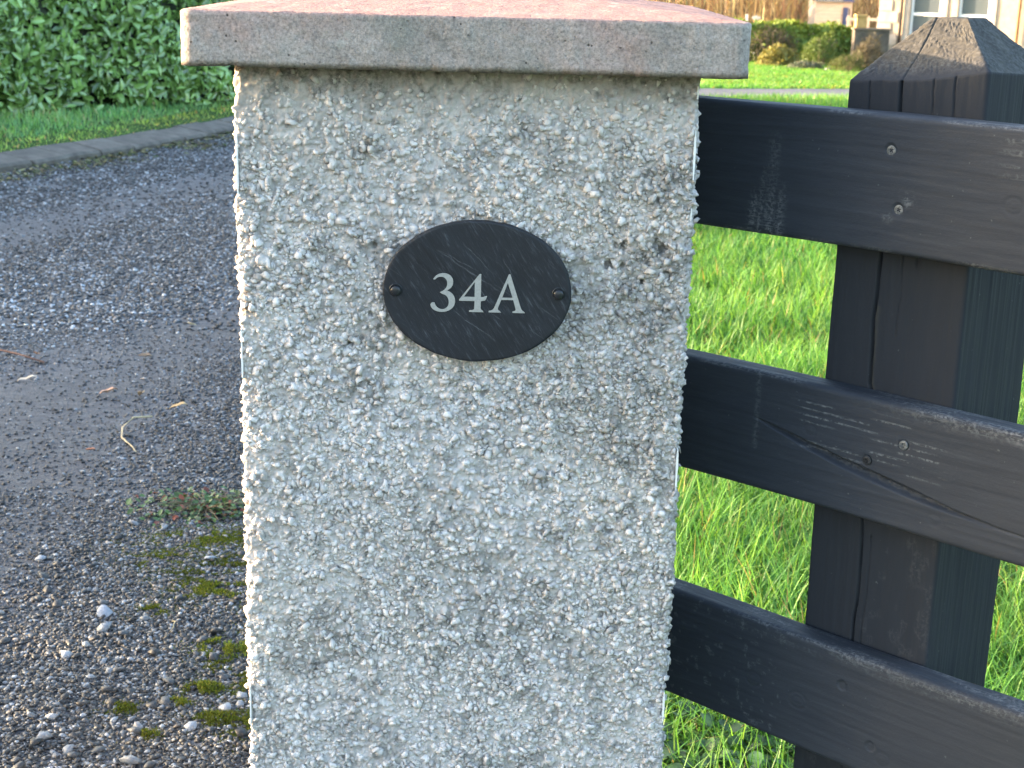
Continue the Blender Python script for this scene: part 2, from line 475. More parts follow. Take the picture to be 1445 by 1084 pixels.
def build_pillar():
    root = empty("gate_pillar", ((PX0 + PX1) / 2, (PY0 + PY1) / 2, 0), "square grey roughcast gate pillar under a pinkish coping stone, carrying the oval sign", "pillar")
    H, PB, PV, px, nu, nz = pillar_raster()
    W = PX1 - PX0; rc = .007
    # perimeter samples (u = arclength along square), finer in front
    def side(n0): 
        return np.unique(np.concatenate([np.linspace(0, .05, 30), np.linspace(.05, W, n0)]))
    uf = np.linspace(0, W, 371)
    ur = W + np.unique(np.concatenate([np.linspace(0, .04, 26), np.linspace(.04, W, 150)]))
    ub = 2 * W + np.linspace(0, W, 110)
    ul = 3 * W + W - (np.unique(np.concatenate([np.linspace(0, .06, 40), np.linspace(.06, W, 150)])))[::-1]
    u = np.concatenate([uf[:-1], ur[:-1], ub[:-1], ul[:-1]])
    z = np.concatenate([np.linspace(0, .33, 60)[:-1], np.linspace(.33, PZ, 640)])
    def pos(u):
        k = np.floor(u / W).astype(int) % 4; t = u - np.floor(u / W) * W
        x = np.choose(k, [PX0 + t, np.full_like(t, PX1), PX1 - t, np.full_like(t, PX0)])
        y = np.choose(k, [np.full_like(t, PY0), PY0 + t, np.full_like(t, PY1), PY1 - t])
        nx = np.choose(k, [0 * t, 0 * t + 1, 0 * t, 0 * t - 1]).astype(float); ny = np.choose(k, [0 * t - 1, 0 * t, 0 * t + 1, 0 * t]).astype(float)
        # rounding at the corners
        d0 = t; d1 = W - t
        for d, sgn in ((d0, -1), (d1, 1)):
            m = d < rc; ang = (1 - d / rc) * PI / 4
            # tangent direction of this side
            txx = np.choose(k, [1, 0, -1, 0]).astype(float); tyy = np.choose(k, [0, 1, 0, -1]).astype(float)
            cx = x + txx * sgn * 0; 
            inx = -nx * rc; iny = -ny * rc
            # centre of the corner circle
            ccx = x - txx * sgn * (rc - d) + inx; ccy = y - tyy * sgn * (rc - d) + iny
            nnx = nx * np.cos(ang) + txx * sgn * np.sin(ang); nny = ny * np.cos(ang) + tyy * sgn * np.sin(ang)
            x = np.where(m, ccx + nnx * rc, x); y = np.where(m, ccy + nny * rc, y)
            nx, ny = np.where(m, nnx, nx), np.where(m, nny, ny)
        return x, y, nx, ny
    x, y, nx, ny = pos(u)
    iu = np.clip(u / px - .5, 0, nu - 1.001); iz = np.clip(z / px - .5, 0, nz - 1.001)
    def samp(A):
        a = np.floor(iu).astype(int); b = np.floor(iz).astype(int); fa = (iu - a)[None]; fb = (iz - b)[:, None]
        return (A[np.ix_(b, a)] * (1 - fa) + A[np.ix_(b, a + 1)] * fa) * (1 - fb) + (A[np.ix_(b + 1, a)] * (1 - fa) + A[np.ix_(b + 1, a + 1)] * fa) * fb
    h = samp(H); pb = samp(PB); pv = samp(PV)
    wav = lambda zq: (vn(zq * 16, zq * 0, 301) - .5) * .0038 + (vn(zq * 55, zq * 0, 302) - .5) * .0022
    edge = np.minimum(u % W, W - u % W)
    h = h + np.exp(-(edge / .010) ** 2)[None] * wav(z)[:, None]
    ZZ = np.repeat(z[:, None], len(u), 1); UU = np.repeat(u[None], len(z), 0)
    V = np.stack([x[None] + nx[None] * h, y[None] + ny[None] * h, ZZ], -1).reshape(-1, 3)
    # stains: top band, right-hand upper region, streaks, one dark seam at lower right
    st = .55 * smooth(PZ - .055, PZ - .012, ZZ + .02 * (vn(UU * 25, ZZ * 8, 51) - .5)) * (.6 + .8 * vn(UU * 12, ZZ * 20, 60))
    uf_ = UU % W
    dark = smooth(.5, .72, fbm(UU * 9, ZZ * 11, 4, 52))
    st += dark * .75 * smooth(.20, .45, uf_) * smooth(.45, .9, ZZ)
    st += .85 * smooth(.5, .66, fbm(UU * 10 + 3, ZZ * 12, 4, 53)) * smooth(.28, .44, uf_) * smooth(.98, 1.15, ZZ)
    st += .6 * smooth(.55, .72, fbm(UU * 7 + 9, ZZ * 9, 4, 54))
    seam = np.exp(-((ZZ - (.655 + .03 * (uf_ - .4) / .08) - .012 * vn(UU * 60, ZZ * 0, 55)) / .010) ** 2) * smooth(.33, .38, uf_) * (1 - smooth(.44, .48, uf_))
    st += seam * .7 * vn(UU * 120, ZZ * 120, 56)
    st += .60 * smooth(.53, .62, fbm(UU * 60, ZZ * 60, 3, 57)) + .5 * smooth(.60, .68, fbm(UU * 170, ZZ * 170, 2, 58)) * smooth(.42, .6, fbm(UU * 6, ZZ * 6, 3, 59))
    # separate angular stones thrown on to the render
    r = np.random.default_rng(19); n = 72000
    su = np.where(r.uniform(0, 1, n) < .52, r.uniform(0, W, n), r.uniform(W, 4 * W, n)); sz_ = r.uniform(.0, PZ - .008, n)
    sz_ = np.where((r.uniform(0, 1, n) < .6) & (sz_ < .33), r.uniform(.33, PZ - .01, n), sz_)
    dn = fbm(su * 13, sz_ * 13, 3, 201)
    keep = r.uniform(0, 1, n) < np.clip(.42 + 2.0 * (dn - .3), .30, 1) * (1 - .93 * smooth(PZ - .055, PZ - .02, sz_)) * (1 - .35 * smooth(PZ - .16, PZ - .05, sz_))
    eo = np.minimum(su % W, W - su % W); keep &= ~((su > W) & (eo < .012) & (r.uniform(0, 1, n) < .5))
    keep &= ~((np.hypot((su % W) - .2565, (sz_ - .9755) * 1.31) < .097) & (su < W))
    su, sz_ = su[keep], sz_[keep]; n = len(su)
    sr = .0013 + .0052 * r.beta(1.1, 2.9, n)
    sx_, sy_, snx, sny = pos(su)
    ia = np.clip((su / px).astype(int), 0, nu - 1); ib = np.clip((sz_ / px).astype(int), 0, nz - 1); hb = H[ib, ia] + sr * r.uniform(-.45, .40, n)
    hb = np.minimum(hb, .0058) + np.exp(-((np.minimum(su % W, W - su % W)) / .010) ** 2) * wav(sz_)
    nrm = np.stack([snx, sny, 0 * snx], -1); zz_ = nrm + r.normal(0, .38, (n, 3)); zz_ /= np.linalg.norm(zz_, axis=1)[:, None]
    rv = r.normal(0, 1, (n, 3)); yy_ = rv - (rv * zz_).sum(1)[:, None] * zz_; yy_ /= np.linalg.norm(yy_, axis=1)[:, None]
    Ms = np.stack([np.cross(yy_, zz_), yy_, zz_], -1) * sr[:, None, None]
    sp = np.stack([sx_ + snx * hb, sy_ + sny * hb, sz_], -1)
    which = r.integers(0, 24, n); SV = []; SF = []; SVAR = []; b0 = 0; svr = r.uniform(0, 1, n)
    for q in range(24):
        m_ = which == q; rr2 = np.random.default_rng(900 + q)
        tv = IV * rr2.uniform(.5, 1.2, (12, 1)) + rr2.normal(0, .20, (12, 3)); tv[:, 2] *= rr2.uniform(.38, .68); tv[:, 0] *= rr2.uniform(.9, 1.45)
        Vq, Fq_, _ = inst_np(tv, IF, sp[m_], Ms[m_]); SV.append(Vq); SF.append(Fq_ + b0); b0 += len(Vq); SVAR.append(np.repeat(svr[m_], 12))
    SV = np.concatenate(SV); SF = np.concatenate(SF); SVAR = np.concatenate(SVAR)
    nuv = len(u); nzv = len(z)
    idx = np.arange(nuv * nzv).reshape(nzv, nuv); nx_ = np.roll(idx, -1, axis=1)
    Fa = np.stack([idx[:-1], nx_[:-1], nx_[1:], idx[1:]], -1).reshape(-1, 4)
    Ft = np.concatenate([Fa[:, [0, 1, 2]], Fa[:, [0, 2, 3]], SF + len(V)])
    uS = np.arctan2(0, 1) + SV[:, 0] - PX0
    stS = .45 * smooth(.5, .72, fbm(uS * 9, SV[:, 2] * 11, 4, 52)) * smooth(.20, .45, uS) * smooth(.45, .9, SV[:, 2])
    stS = np.clip(stS + .35 * smooth(.55, .66, fbm(uS * 60, SV[:, 2] * 60, 3, 57)), 0, 1)
    V = np.concatenate([V, SV]); V[:, :2] -= np.array([(PX0 + PX1) / 2, (PY0 + PY1) / 2])
    mesh_np("shaft", V, Ft, M_rough, root, {'peb': np.concatenate([pb.ravel() * .6, np.full(len(SV), 1.0)]), 'pvar': np.concatenate([pv.ravel(), SVAR]),
            'stain': np.concatenate([np.clip(st * .75, 0, 1).ravel(), stS])}, smooth_sh=False)
    # white corner beads showing through where the render has come off
    mbw = simple("bead_white", (.78, .78, .76), .45, (60, .08))
    cx, cy = (PX0 + PX1) / 2, (PY0 + PY1) / 2
    rr = random.Random(5)
    for cxn, segs in ((PX0, [(1.135, 1.07), (.925, .87), (.50, .45)]),
                      (PX1, [(1.195, 1.182), (1.150, 1.098), (1.068, 1.055), (.800, .752), (.505, .468)])):
        s = -1 if cxn == PX0 else 1
        mb = MB()
        for (a, b) in segs:
            n = max(3, int((a - b) / .006)); w0 = rr.uniform(.0009, .0013)
            for k in range(n):
                z0 = b + (a - b) * k / n; z1 = b + (a - b) * (k + 1) / n
                w = w0 * rr.uniform(.75, 1.0) * (.6 if k in (0, n - 1) else 1)
                xa = cxn - cx - s * .0014
                mb.box(xa - w, xa + w, PY0 - cy - .0036, PY0 - cy + .004, z0, z1)
        mb.build("corner_bead", mbw, root)
    return root
pillar = build_pillar()

def ring_square(cx, cy, hx, hy, r, n_side, n_corner):
    """closed loop of points + outward normals round a rounded rectangle, CCW from front-left"""
    P = []; N = []
    corners = [(cx + hx - r, cy - hy + r, -PI / 2), (cx + hx - r, cy + hy - r, 0), (cx - hx + r, cy + hy - r, PI / 2), (cx - hx + r, cy - hy + r, PI)]
    starts = [(cx - hx + r, cy - hy), (cx + hx, cy - hy + r), (cx + hx - r, cy + hy), (cx - hx, cy + hy - r)]
    ends = [(cx + hx - r, cy - hy), (cx + hx, cy + hy - r), (cx - hx + r, cy + hy), (cx - hx, cy - hy + r)]
    nor = [(0, -1), (1, 0), (0, 1), (-1, 0)]
    for k in range(4):
        ns = n_side[k]
        for i in range(ns):
            t = i / ns; P.append((starts[k][0] * (1 - t) + ends[k][0] * t, starts[k][1] * (1 - t) + ends[k][1] * t)); N.append(nor[k])
        ccx, ccy, a0 = corners[k]
        for i in range(n_corner):
            a = a0 + PI / 2 * i / n_corner; P.append((ccx + r * math.cos(a), ccy + r * math.sin(a))); N.append((math.cos(a), math.sin(a)))
    return np.array(P), np.array(N)

# coping stone on the pillar
def mat_coping():
    t = NT("coping_concrete")
    base = t.ramp(t.noise(16, 6, .62), [(.25, (.22, .185, .165)), (.5, (.30, .26, .235)), (.75, (.38, .34, .31))])
    red = t.ramp(t.noise(5.5, 4, .6, .6), [(.48, 0.0), (.66, .36)])
    c = t.mix(red, base, (.34, .185, .155))
    grey = t.ramp(t.noise(8.5, 5, .6, .4), [(.5, 0.0), (.66, .8)])
    c = t.mix(grey, c, (.20, .195, .17))
    # pinker colour on the sloped top
    g = t.n("ShaderNodeNewGeometry"); sx = t.n("ShaderNodeSeparateXYZ"); t.l(g.outputs['True Normal'], sx.inputs[0])
    top = t.attr('top', 'Fac')
    pink = t.ramp(t.noise(40, 5, .7), [(.3, (.25, .135, .115)), (.6, (.33, .20, .17)), (.8, (.42, .32, .27))])
    c = t.mix(top, c, pink)
    gr = t.ramp(t.noise(300, 4, .8), [(.32, .55), (.5, 1.0), (.68, 1.42)])
    c = t.mix(1, c, gr, 'MULTIPLY')
    pit = t.ramp(t.vor(110), [(.10, .2), (.17, 1.0)])
    pm = t.ramp(t.noise(20, 2), [(.5, 0.), (.6, 1.)])
    c = t.mix(pm, c, t.mix(1, c, pit, 'MULTIPLY'))
    lich = t.math('MULTIPLY', t.ramp(t.vor(38, stretch=(1, 1, 1)), [(.16, 1.), (.22, 0.)]), t.ramp(t.noise(7, 3), [(.52, 0.), (.60, .55)]), True)
    c = t.mix(lich, c, (.38, .37, .33))
    drk = t.ramp(t.noise(28, 5, .7, .5), [(.60, 0.), (.70, .55)])
    c = t.mix(drk, c, (.10, .095, .085))
    t.col(c); t.rough(.82); t.spec(.3)
    b = t.bump(t.noise(260, 5, .7), .0012)
    t.bump(pit, .0012, .6, b)
    return t.m
def build_coping():
    cx, cy = -.0555, 1.8445; h = .2865; zb, ztp = 1.2065, 1.2615; apex = 1.293
    P0, N0 = ring_square(0, 0, h, h, .014, [260, 140, 60, 140], 10)
    rings = []; tops = []
    ang = P0 / h
    def ring(scale, z, inset=0, amp=1.0, topf=0.0):
        P = P0 * scale - N0 * inset
        u = np.arctan2(P0[:, 1], P0[:, 0]) * 6 
        s = P0[:, 0] + 3 * P0[:, 1]
        d = ((fbm(s * 40, np.full_like(s, z * 40), 4, 71) - .5) * .0024 + (vn(s * 160, np.full_like(s, z * 160), 72) - .5) * .0009) * amp
        P = P + N0 * d[:, None]
        zz = z + (vn(s * 60, 0 * s + z * 30, 73) - .5) * .0010
        if topf >= 1.0: P = P0 * scale - N0 * inset; zz = z + (fbm(P[:, 0] * 60, P[:, 1] * 60, 3, 74) - .5) * .0016 + 0 * s
        rings.append(np.concatenate([P, zz[:, None]], 1)); tops.append(np.full(len(P), topf))
    for sc in (.82, .86, .92, .97): ring(sc, zb + .001, 0, .2)
    chip = lambda: None
    for k in range(5):
        a = k / 4 * PI / 2; ring(1, zb + .0045 * (1 - math.sin(a)) , .003 * (1 - math.sin(a)), .9)
    for z in np.linspace(zb + .007, ztp - .004, 34): ring(1, z)
    for k in range(1, 6):
        a = k / 5 * PI / 2; ring(1, ztp - .0035 + .0035 * math.sin(a), .0035 * (1 - math.cos(a)), 1, k / 5)
    for sc in np.concatenate([np.linspace(.975, .05, 46)]):
        zz = ztp + (apex - ztp) * (1 - sc) / 1.0
        ring(sc, zz, .0035 * sc, .6, 1.0)
    R = np.array(rings); n = R.shape[1]; m = R.shape[0]
    # chipped lower arris along the front
    s = R[:, :, 0]; low = np.exp(-((R[:, :, 2] - zb) / .006) ** 2) * (R[:, :, 1] < -.2)
    ch = .25 * smooth(.72, .85, vn(s * 60, s * 0, 75)) * low
    R[:, :, 2] += ch * .004; R[:, :, 1] += ch * .003
    V = R.reshape(-1, 3)
    idx = np.arange(n * m).reshape(m, n); nx = np.roll(idx, -1, axis=1)
    Fa = np.stack([idx[:-1], nx[:-1], nx[1:], idx[1:]], -1).reshape(-1, 4)
    # close the apex with a collapsed ring
    V = np.concatenate([V, [[0, 0, apex + .0002]]]); top = np.concatenate([np.array(tops).ravel(), [1.0]])
    last = idx[-1]; ax = len(V) - 1
    Fc = np.stack([last, np.roll(last, -1), np.full(n, ax), np.full(n, ax)], -1)
    # use triangles as degenerate-free quads: pair up ring edges
    Fc = np.stack([last[0::2], np.roll(last, -1)[0::2], np.roll(last, -2)[0::2], np.full(len(last[0::2]), ax)], -1)
    o = mesh_np("coping_stone", V, np.concatenate([Fa, Fc]), mat_coping(), attrs={'top': top}, smooth_sh=True)
    o.location = (cx, cy, 0)
    tag(o, "weathered pinkish grey concrete coping stone with a low pyramid top on the pillar", "coping stone")
build_coping()

# ================================================================== OVAL HOUSE SIGN
def mat_slate():
    t = NT("slate")
    def rs(deg, sc):
        a = t.n("ShaderNodeMapping"); a.inputs['Rotation'].default_value = (0, math.radians(deg), 0); t.l(t.co(), a.inputs[0])
        b = t.n("ShaderNodeMapping"); b.inputs['Scale'].default_value = sc; t.l(a.outputs[0], b.inputs[0]); return b
    rot = rs(-58, (10, 20, 75))
    nz = t.n("ShaderNodeTexNoise"); nz.inputs['Scale'].default_value = 4; nz.inputs['Detail'].default_value = 6; nz.inputs['Roughness'].default_value = .7
    t.l(rot.outputs[0], nz.inputs['Vector'])
    rot2 = rs(-35, (5, 20, 120))
    n2 = t.n("ShaderNodeTexNoise"); n2.inputs['Scale'].default_value = 4; n2.inputs['Detail'].default_value = 5; n2.inputs['Roughness'].default_value = .75
    t.l(rot2.outputs[0], n2.inputs['Vector'])
    c = t.ramp(nz.outputs[0], [(.3, (.0065, .0080, .0120)), (.55, (.0100, .0120, .0175)), (.66, (.038, .043, .054)), (.8, (.11, .12, .135))])
    c = t.mix(t.ramp(n2.outputs[0], [(.60, 0.), (.74, .6)]), c, (.10, .11, .125))
    wob = t.math('MULTIPLY', t.math('SUBTRACT', t.noise(22, 4, .6), .5), .012)
    for (deg, z0, w, x0, x1) in ((33, .0135, .00045, -.062, .022), (27, .0205, .0003, -.058, -.008), (45, .026, .0003, -.050, .0), (38, -.030, .0003, -.01, .05), (52, .004, .00022, -.02, .03), (60, .041, .0003, -.02, .015)):
        a = t.n("ShaderNodeMapping"); a.inputs['Rotation'].default_value = (0, math.radians(-deg), 0); t.l(t.co(), a.inputs[0])
        sx = t.n("ShaderNodeSeparateXYZ"); t.l(a.outputs[0], sx.inputs[0])
        dz = t.math('ABSOLUTE', t.math('SUBTRACT', t.math('ADD', sx.outputs[2], wob), z0))
        line = t.math('SUBTRACT', 1.0, t.math('DIVIDE', dz, w * 2.2), True)
        m1 = t.math('MULTIPLY', t.math('MULTIPLY', t.math('SUBTRACT', sx.outputs[0], x0), 120.0, True), t.math('MULTIPLY', t.math('SUBTRACT', x1, sx.outputs[0]), 60.0, True))
        f = t.math('MULTIPLY', t.math('MULTIPLY', line, m1), t.ramp(t.noise(160, 3), [(.35, .1), (.6, .5)]))
        c = t.mix(f, c, (.15, .16, .18))
    cloud = t.ramp(t.noise(14, 3), [(.3, .8), (.7, 1.25)])
    t.col(t.mix(1, c, cloud, 'MULTIPLY')); t.rough(.55); t.spec(.4)
    t.bump(nz.outputs[0], .0006, 1)
    return t.m
def build_sign():
    cx, cz, yf = -.0393, .9755, 1.5855; a, b, th = .1003, .0765, .0065
    root = empty("house_sign", (cx, yf, cz), "oval dark slate house sign reading 34A in pale lettering on the pillar", "sign")
    n = 160; V = []; 
    prof = [(1.0, th), (1.0, .0012), (.9965, .0003), (.990, 0.0)]
    rings = []
    for (s, y) in prof: rings.append((s, y))
    for s in np.linspace(.96, .04, 24): rings.append((s, 0.0))
    for (s, y) in rings:
        for k in range(n):
            t = 2 * PI * k / n; x_, z_ = a * s * math.cos(t), b * s * math.sin(t)
            d = 0
            if s < .995:
                q = x_ * .77 - z_ * -.64; w = z_ * .77 + x_ * .64
                d = (float(vn(q * 25, w * 140, 81)) - .5) * .0005 - .0004 * (float(vn(w * 30 + 4, q * 8, 82)) > .62)
            e = 0 if s < .99 else (float(vn(math.cos(t) * 9 + 20, math.sin(t) * 9 + 20, 83)) - .5) * .0008
            V.append((x_ + e * math.cos(t), y + d, z_ + e * math.sin(t)))
    m = len(rings); idx = np.arange(n * m).reshape(m, n); nx = np.roll(idx, -1, axis=1)
    Fa = [tuple(f) for f in np.stack([idx[:-1], nx[:-1], nx[1:], idx[1:]], -1).reshape(-1, 4).tolist()]
    Fa.append(tuple(idx[-1].tolist())); Fa.append(tuple(idx[0].tolist()[::-1]))
    o = mesh_py("plate", V, Fa, mat_slate(), root, True)
    # lettering, traced as outlines: units = px of an enlargement, 0.1862 mm each, centre (700,520)
    k = .0001862
    def bz(p0, p1, p2, p3, m=8):
        return [((1 - t) ** 3 * p0[0] + 3 * (1 - t) ** 2 * t * p1[0] + 3 * (1 - t) * t * t * p2[0] + t ** 3 * p3[0],
                 (1 - t) ** 3 * p0[1] + 3 * (1 - t) ** 2 * t * p1[1] + 3 * (1 - t) * t * t * p2[1] + t ** 3 * p3[1]) for t in [i / m for i in range(m)]]
    three = bz((447, 452), (462, 424), (485, 415), (507, 415)) + bz((507, 415), (540, 415), (562, 436), (562, 465)) + bz((562, 465), (562, 490), (546, 506), (526, 515)) \
        + bz((526, 515), (556, 524), (574, 547), (574, 577)) + bz((574, 577), (574, 617), (538, 641), (497, 641)) + bz((497, 641), (462, 641), (436, 624), (433, 600)) \
        + bz((433, 600), (434, 588), (448, 583), (457, 588), 5) + bz((457, 588), (462, 612), (482, 627), (505, 625)) + bz((505, 625), (526, 622), (538, 604), (538, 584)) \
        + bz((538, 584), (538, 553), (519, 535), (487, 533)) + [(486, 526)] + bz((486, 526), (514, 516), (528, 497), (528, 474))[1:] + bz((528, 474), (528, 450), (513, 436), (493, 436)) \
        + bz((493, 436), (475, 436), (464, 445), (455, 458))
    four = [(712, 415), (721, 415), (721, 549)] + bz((721, 549), (735, 550), (742, 546), (749, 541), 5) + [(757, 541)] + bz((757, 541), (753, 556), (748, 566), (741, 573), 5) + [(721, 573), (721, 612)] \
        + bz((721, 612), (721, 624), (728, 627), (738, 628), 4) + [(738, 637), (655, 637), (655, 628)] + bz((655, 628), (675, 627), (685, 624), (685, 612), 5) + [(685, 573), (597, 573), (597, 566)]
    four_h = [(685, 549), (685, 462), (624, 549)]
    A_ = [(878, 413), (887, 413), (948, 600)] + bz((948, 600), (955, 622), (960, 627), (976, 628), 5) + [(976, 637), (903, 637), (903, 628)] + bz((903, 628), (920, 627), (924, 623), (920, 608), 5) \
        + [(906, 562), (838, 562), (822, 603)] + bz((822, 603), (816, 620), (820, 627), (838, 628), 5) + [(838, 637), (767, 637), (767, 628)] + bz((767, 628), (786, 627), (794, 620), (801, 604), 5)
    A_h = [(843, 549), (902, 549), (873, 462)]
    cd = bpy.data.curves.new("lettering", 'CURVE'); cd.dimensions = '2D'; cd.fill_mode = 'BOTH'; cd.extrude = .00025
    for pts in (three, four, four_h, A_, A_h):
        sp = cd.splines.new('POLY'); sp.points.add(len(pts) - 1); sp.use_cyclic_u = True
        for i, (x, y) in enumerate(pts): sp.points[i].co = ((x - 700) * k, -(y - 521) * k, 0, 1)
    tmp = bpy.data.objects.new("lettering_curve", cd); link(tmp)
    bpy.context.view_layer.update()
    me = bpy.data.meshes.new_from_object(tmp.evaluated_get(bpy.context.evaluated_depsgraph_get()))
    bpy.data.objects.remove(tmp)
    me.name = "lettering"; me.transform(Matrix.Rotation(PI / 2, 4, 'X')); me.transform(Matrix.Translation((0, -.0009, 0)))
    me.materials.clear(); me.materials.append(simple("letter_paint", (.31, .31, .295), .6, (500, .12)))
    lo = bpy.data.objects.new("lettering", me); link(lo, root)
    mc = simple("cap_black", (.014, .016, .02), .35, (90, .2))
    for sx in (-1, 1):
        mb = MB(); vs = []; R = [(.0001, -.0042), (.0036, -.0040), (.0050, -.0034), (.0056, -.0022), (.0057, .001)]
        for (r_, y_) in R:
            for q in range(24):
                t = 2 * PI * q / 24; vs.append((sx * .0866 + r_ * math.cos(t), y_, r_ * math.sin(t) - .0005))
        fs = []
        for j in range(len(R) - 1):
            for q in range(24): fs.append((j * 24 + q, (j + 1) * 24 + q, (j + 1) * 24 + (q + 1) % 24, j * 24 + (q + 1) % 24))
        mb.add(vs, fs)
        # thin washer ring under the cap, set a touch off-centre
        vs = []; R = [(.0068, .001), (.0068, -.0008), (.0058, -.0010), (.0055, .0005)]
        for (r_, y_) in R:
            for q in range(24):
                t = 2 * PI * q / 24; vs.append((sx * .0866 + r_ * math.cos(t) - .0002, y_, r_ * math.sin(t) + .0004))
        fs = []
        for j in range(len(R) - 1):
            for q in range(24): fs.append((j * 24 + q, (j + 1) * 24 + q, (j + 1) * 24 + (q + 1) % 24, j * 24 + (q + 1) % 24))
        mb.add(vs, fs)
        mb.build("screw_cap", mc, root, True)
build_sign()

# ================================================================== BLACK TIMBER FENCE
FA = math.radians(42); FR = np.array([math.cos(FA), -math.sin(FA), 0]); FN = np.array([-math.sin(FA), -math.cos(FA), 0])   # along, towards viewer
FO = np.array([.25, 1.77, 0.0])
fence = empty("wooden_fence", (.25, 1.77, 0), "black stained timber fence of three wide boards screwed to square post beside the pillar", "fence", rz=-FA)
# local axes of the fence: x along the rails (to the right, nearer), -y to the viewer, z up

def mat_black(name, stretch, grain_strength=1.0, spec=.3, tone=None):
    t = NT(name)
    g = t.noise(6, 6, .7, .3, stretch=stretch)
    c = t.ramp(g, [(.3, (.0210, .0250, .0340)), (.6, (.0280, .0330, .0440)), (.8, (.040, .046, .058))])
    br = t.ramp(t.noise(5, 3), [(.4, 0.), (.7, .35)])
    c = t.mix(br, c, (.029, .0330, .041)) if tone is None else t.mix(.65, c, tone)
    wear = t.attr('wear', 'Fac')
    f1 = t.ramp(t.noise(38, 6, .75, 0, stretch=stretch), [(.50, 0.), (.68, 1.)])
    f2 = t.ramp(t.noise(220, 4, .7), [(.47, 0.), (.62, 1.)])
    w = t.math('MULTIPLY', wear, t.math('MAXIMUM', f1, t.math('MULTIPLY', f2, .8)), True)
    c = t.mix(w, c, (.20, .205, .21))
    gr = t.attr('green', 'Fac')
    c = t.mix(t.math('MULTIPLY', gr, t.ramp(t.noise(30, 4), [(.25, .3), (.65, 1.)]), True), c, (.095, .085, .060))
    sp = t.ramp(t.noise(150, 2, .5), [(.73, 0.), (.77, .5)])
    c = t.mix(sp, c, (.12, .12, .125))
    t.col(c); t.rough(t.ramp(t.noise(20, 4, .6, 0, stretch=stretch), [(.3, .58), (.7, .78)])); t.spec(spec)
    b = t.bump(g, .0005 * grain_strength)
    t.bump(t.noise(300, 4, .7), .0003, 1, b)
    return t.m
M_rail = mat_black("timber_black_rail", (1.2, 9, 14))
M_post = mat_black("timber_black_post", (10, 10, 1.1), spec=.06, tone=(.0330, .0340, .0375))

def build_rail(zb, ztp, u0, u1, seed, groove=None, knots=(), wearf=None, screws=()):
    T = .038; hy, hz = T / 2, (ztp - zb) / 2; zc = (ztp + zb) / 2
    # profile in (y, z): loop; front side is -y
    P, N = ring_square(0, 0, hz, hy, .006, [110, 14, 40, 14], 5)   # P[:,0] = z , P[:,1] = y (front = -hy)
    us = np.concatenate([np.linspace(u0, .46, 400), np.linspace(.46, u1, 70)[1:]])
    nP = len(P); nU = len(us)
    Uq = np.repeat(us[:, None], nP, 1); zq = np.repeat(P[None, :, 0], nU, 0); yq = np.repeat(P[None, :, 1], nU, 0)
    s = zq + yq * 3
    zw = s + .004 * np.sin(Uq * 7 + seed) + (fbm(Uq * 3, s * 4, 2, seed) - .5) * .02
    kn = 0
    for (ku, kz, kr) in knots:
        d2 = ((Uq - ku) / (kr * 2.2)) ** 2 + ((zq + zc - kz) / kr) ** 2
        zw = zw + np.sign(zq + zc - kz) * kr * .8 * np.exp(-d2)
    d = (vn(Uq * 5, zw * 230, seed + 1) - .5) * .0004 + (vn(Uq * 9, zw * 90, seed + 2) - .5) * .0004 + (fbm(Uq * 4, s * 12, 3, seed + 3) - .5) * .0012
    front = yq < -hy + .004
    wear = np.zeros_like(d)
    for (ku, kz, kr) in knots:
        rr_ = np.sqrt(((Uq - ku) / 1.2) ** 2 + (zq + zc - kz) ** 2)
        d += front * (-.0005 * np.exp(-((rr_ - kr) / (.0018)) ** 2) + .0002 * np.exp(-(rr_ / (kr * .7)) ** 2) - .0003 * np.exp(-((rr_ - kr * .5) / .0015) ** 2))
    if groove:
        gu = np.array([g[0] for g in groove]); gz = np.array([g[1] for g in groove]); gw = np.array([g[2] for g in groove])
        zc_ = np.interp(us, gu, gz)[:, None]; w = 1.35 * np.interp(us, gu, gw, 0, 0)[:, None] + 1e-5
        x = (zq + zc - zc_) / w
        gsh = np.exp(-x ** 4) * (w > 2e-4)
        d -= front * gsh * np.minimum(.0075, w * 2.2) * (1 + .4 * (vn(Uq * 300, zq * 300, seed + 5) - .5))
    if wearf is not None: wear = wearf(Uq, zq + zc, front)
    # worn upper arris
    arris = np.exp(-((zq - hz + .007) / .006) ** 2) * (yq < 0)
    wear = wear + arris * smooth(.45, .75, fbm(Uq * 9, zq * 20, 3, seed + 7)) * .45 * smooth(.02, .12, Uq)
    top = (zq > hz - .003)
    wear = wear + top * .55 * smooth(.45, .7, fbm(Uq * 14, yq * 60, 3, seed + 8))
    for (su, sz) in screws:
        r2 = np.hypot(Uq - su, zq + zc - sz)
        d -= front * .0015 * (r2 < .0062)
    Yv = yq + N[None, :, 1] * d; Zv = zq + zc + N[None, :, 0] * d
    # slight warp of the board
    Yv = Yv + .0015 * np.sin(Uq * 5 + seed); Zv = Zv + .0012 * np.sin(Uq * 9 + seed * 2)
    V = np.stack([Uq, Yv + hy, Zv], -1).reshape(-1, 3)
    idx = np.arange(nU * nP).reshape(nU, nP); nx = np.roll(idx, -1, axis=1)
    Fa = np.stack([idx[:-1], nx[:-1], nx[1:], idx[1:]], -1).reshape(-1, 4)
    # ring_square runs (z,y): orientation gives inward normals here, flip
    o = mesh_np("rail", V, Fa[:, ::-1], M_rail, fence, {'wear': np.clip(wear, 0, 1).ravel(), 'green': np.zeros(len(V))}, smooth_sh=True)
    # end cap far end
    return o

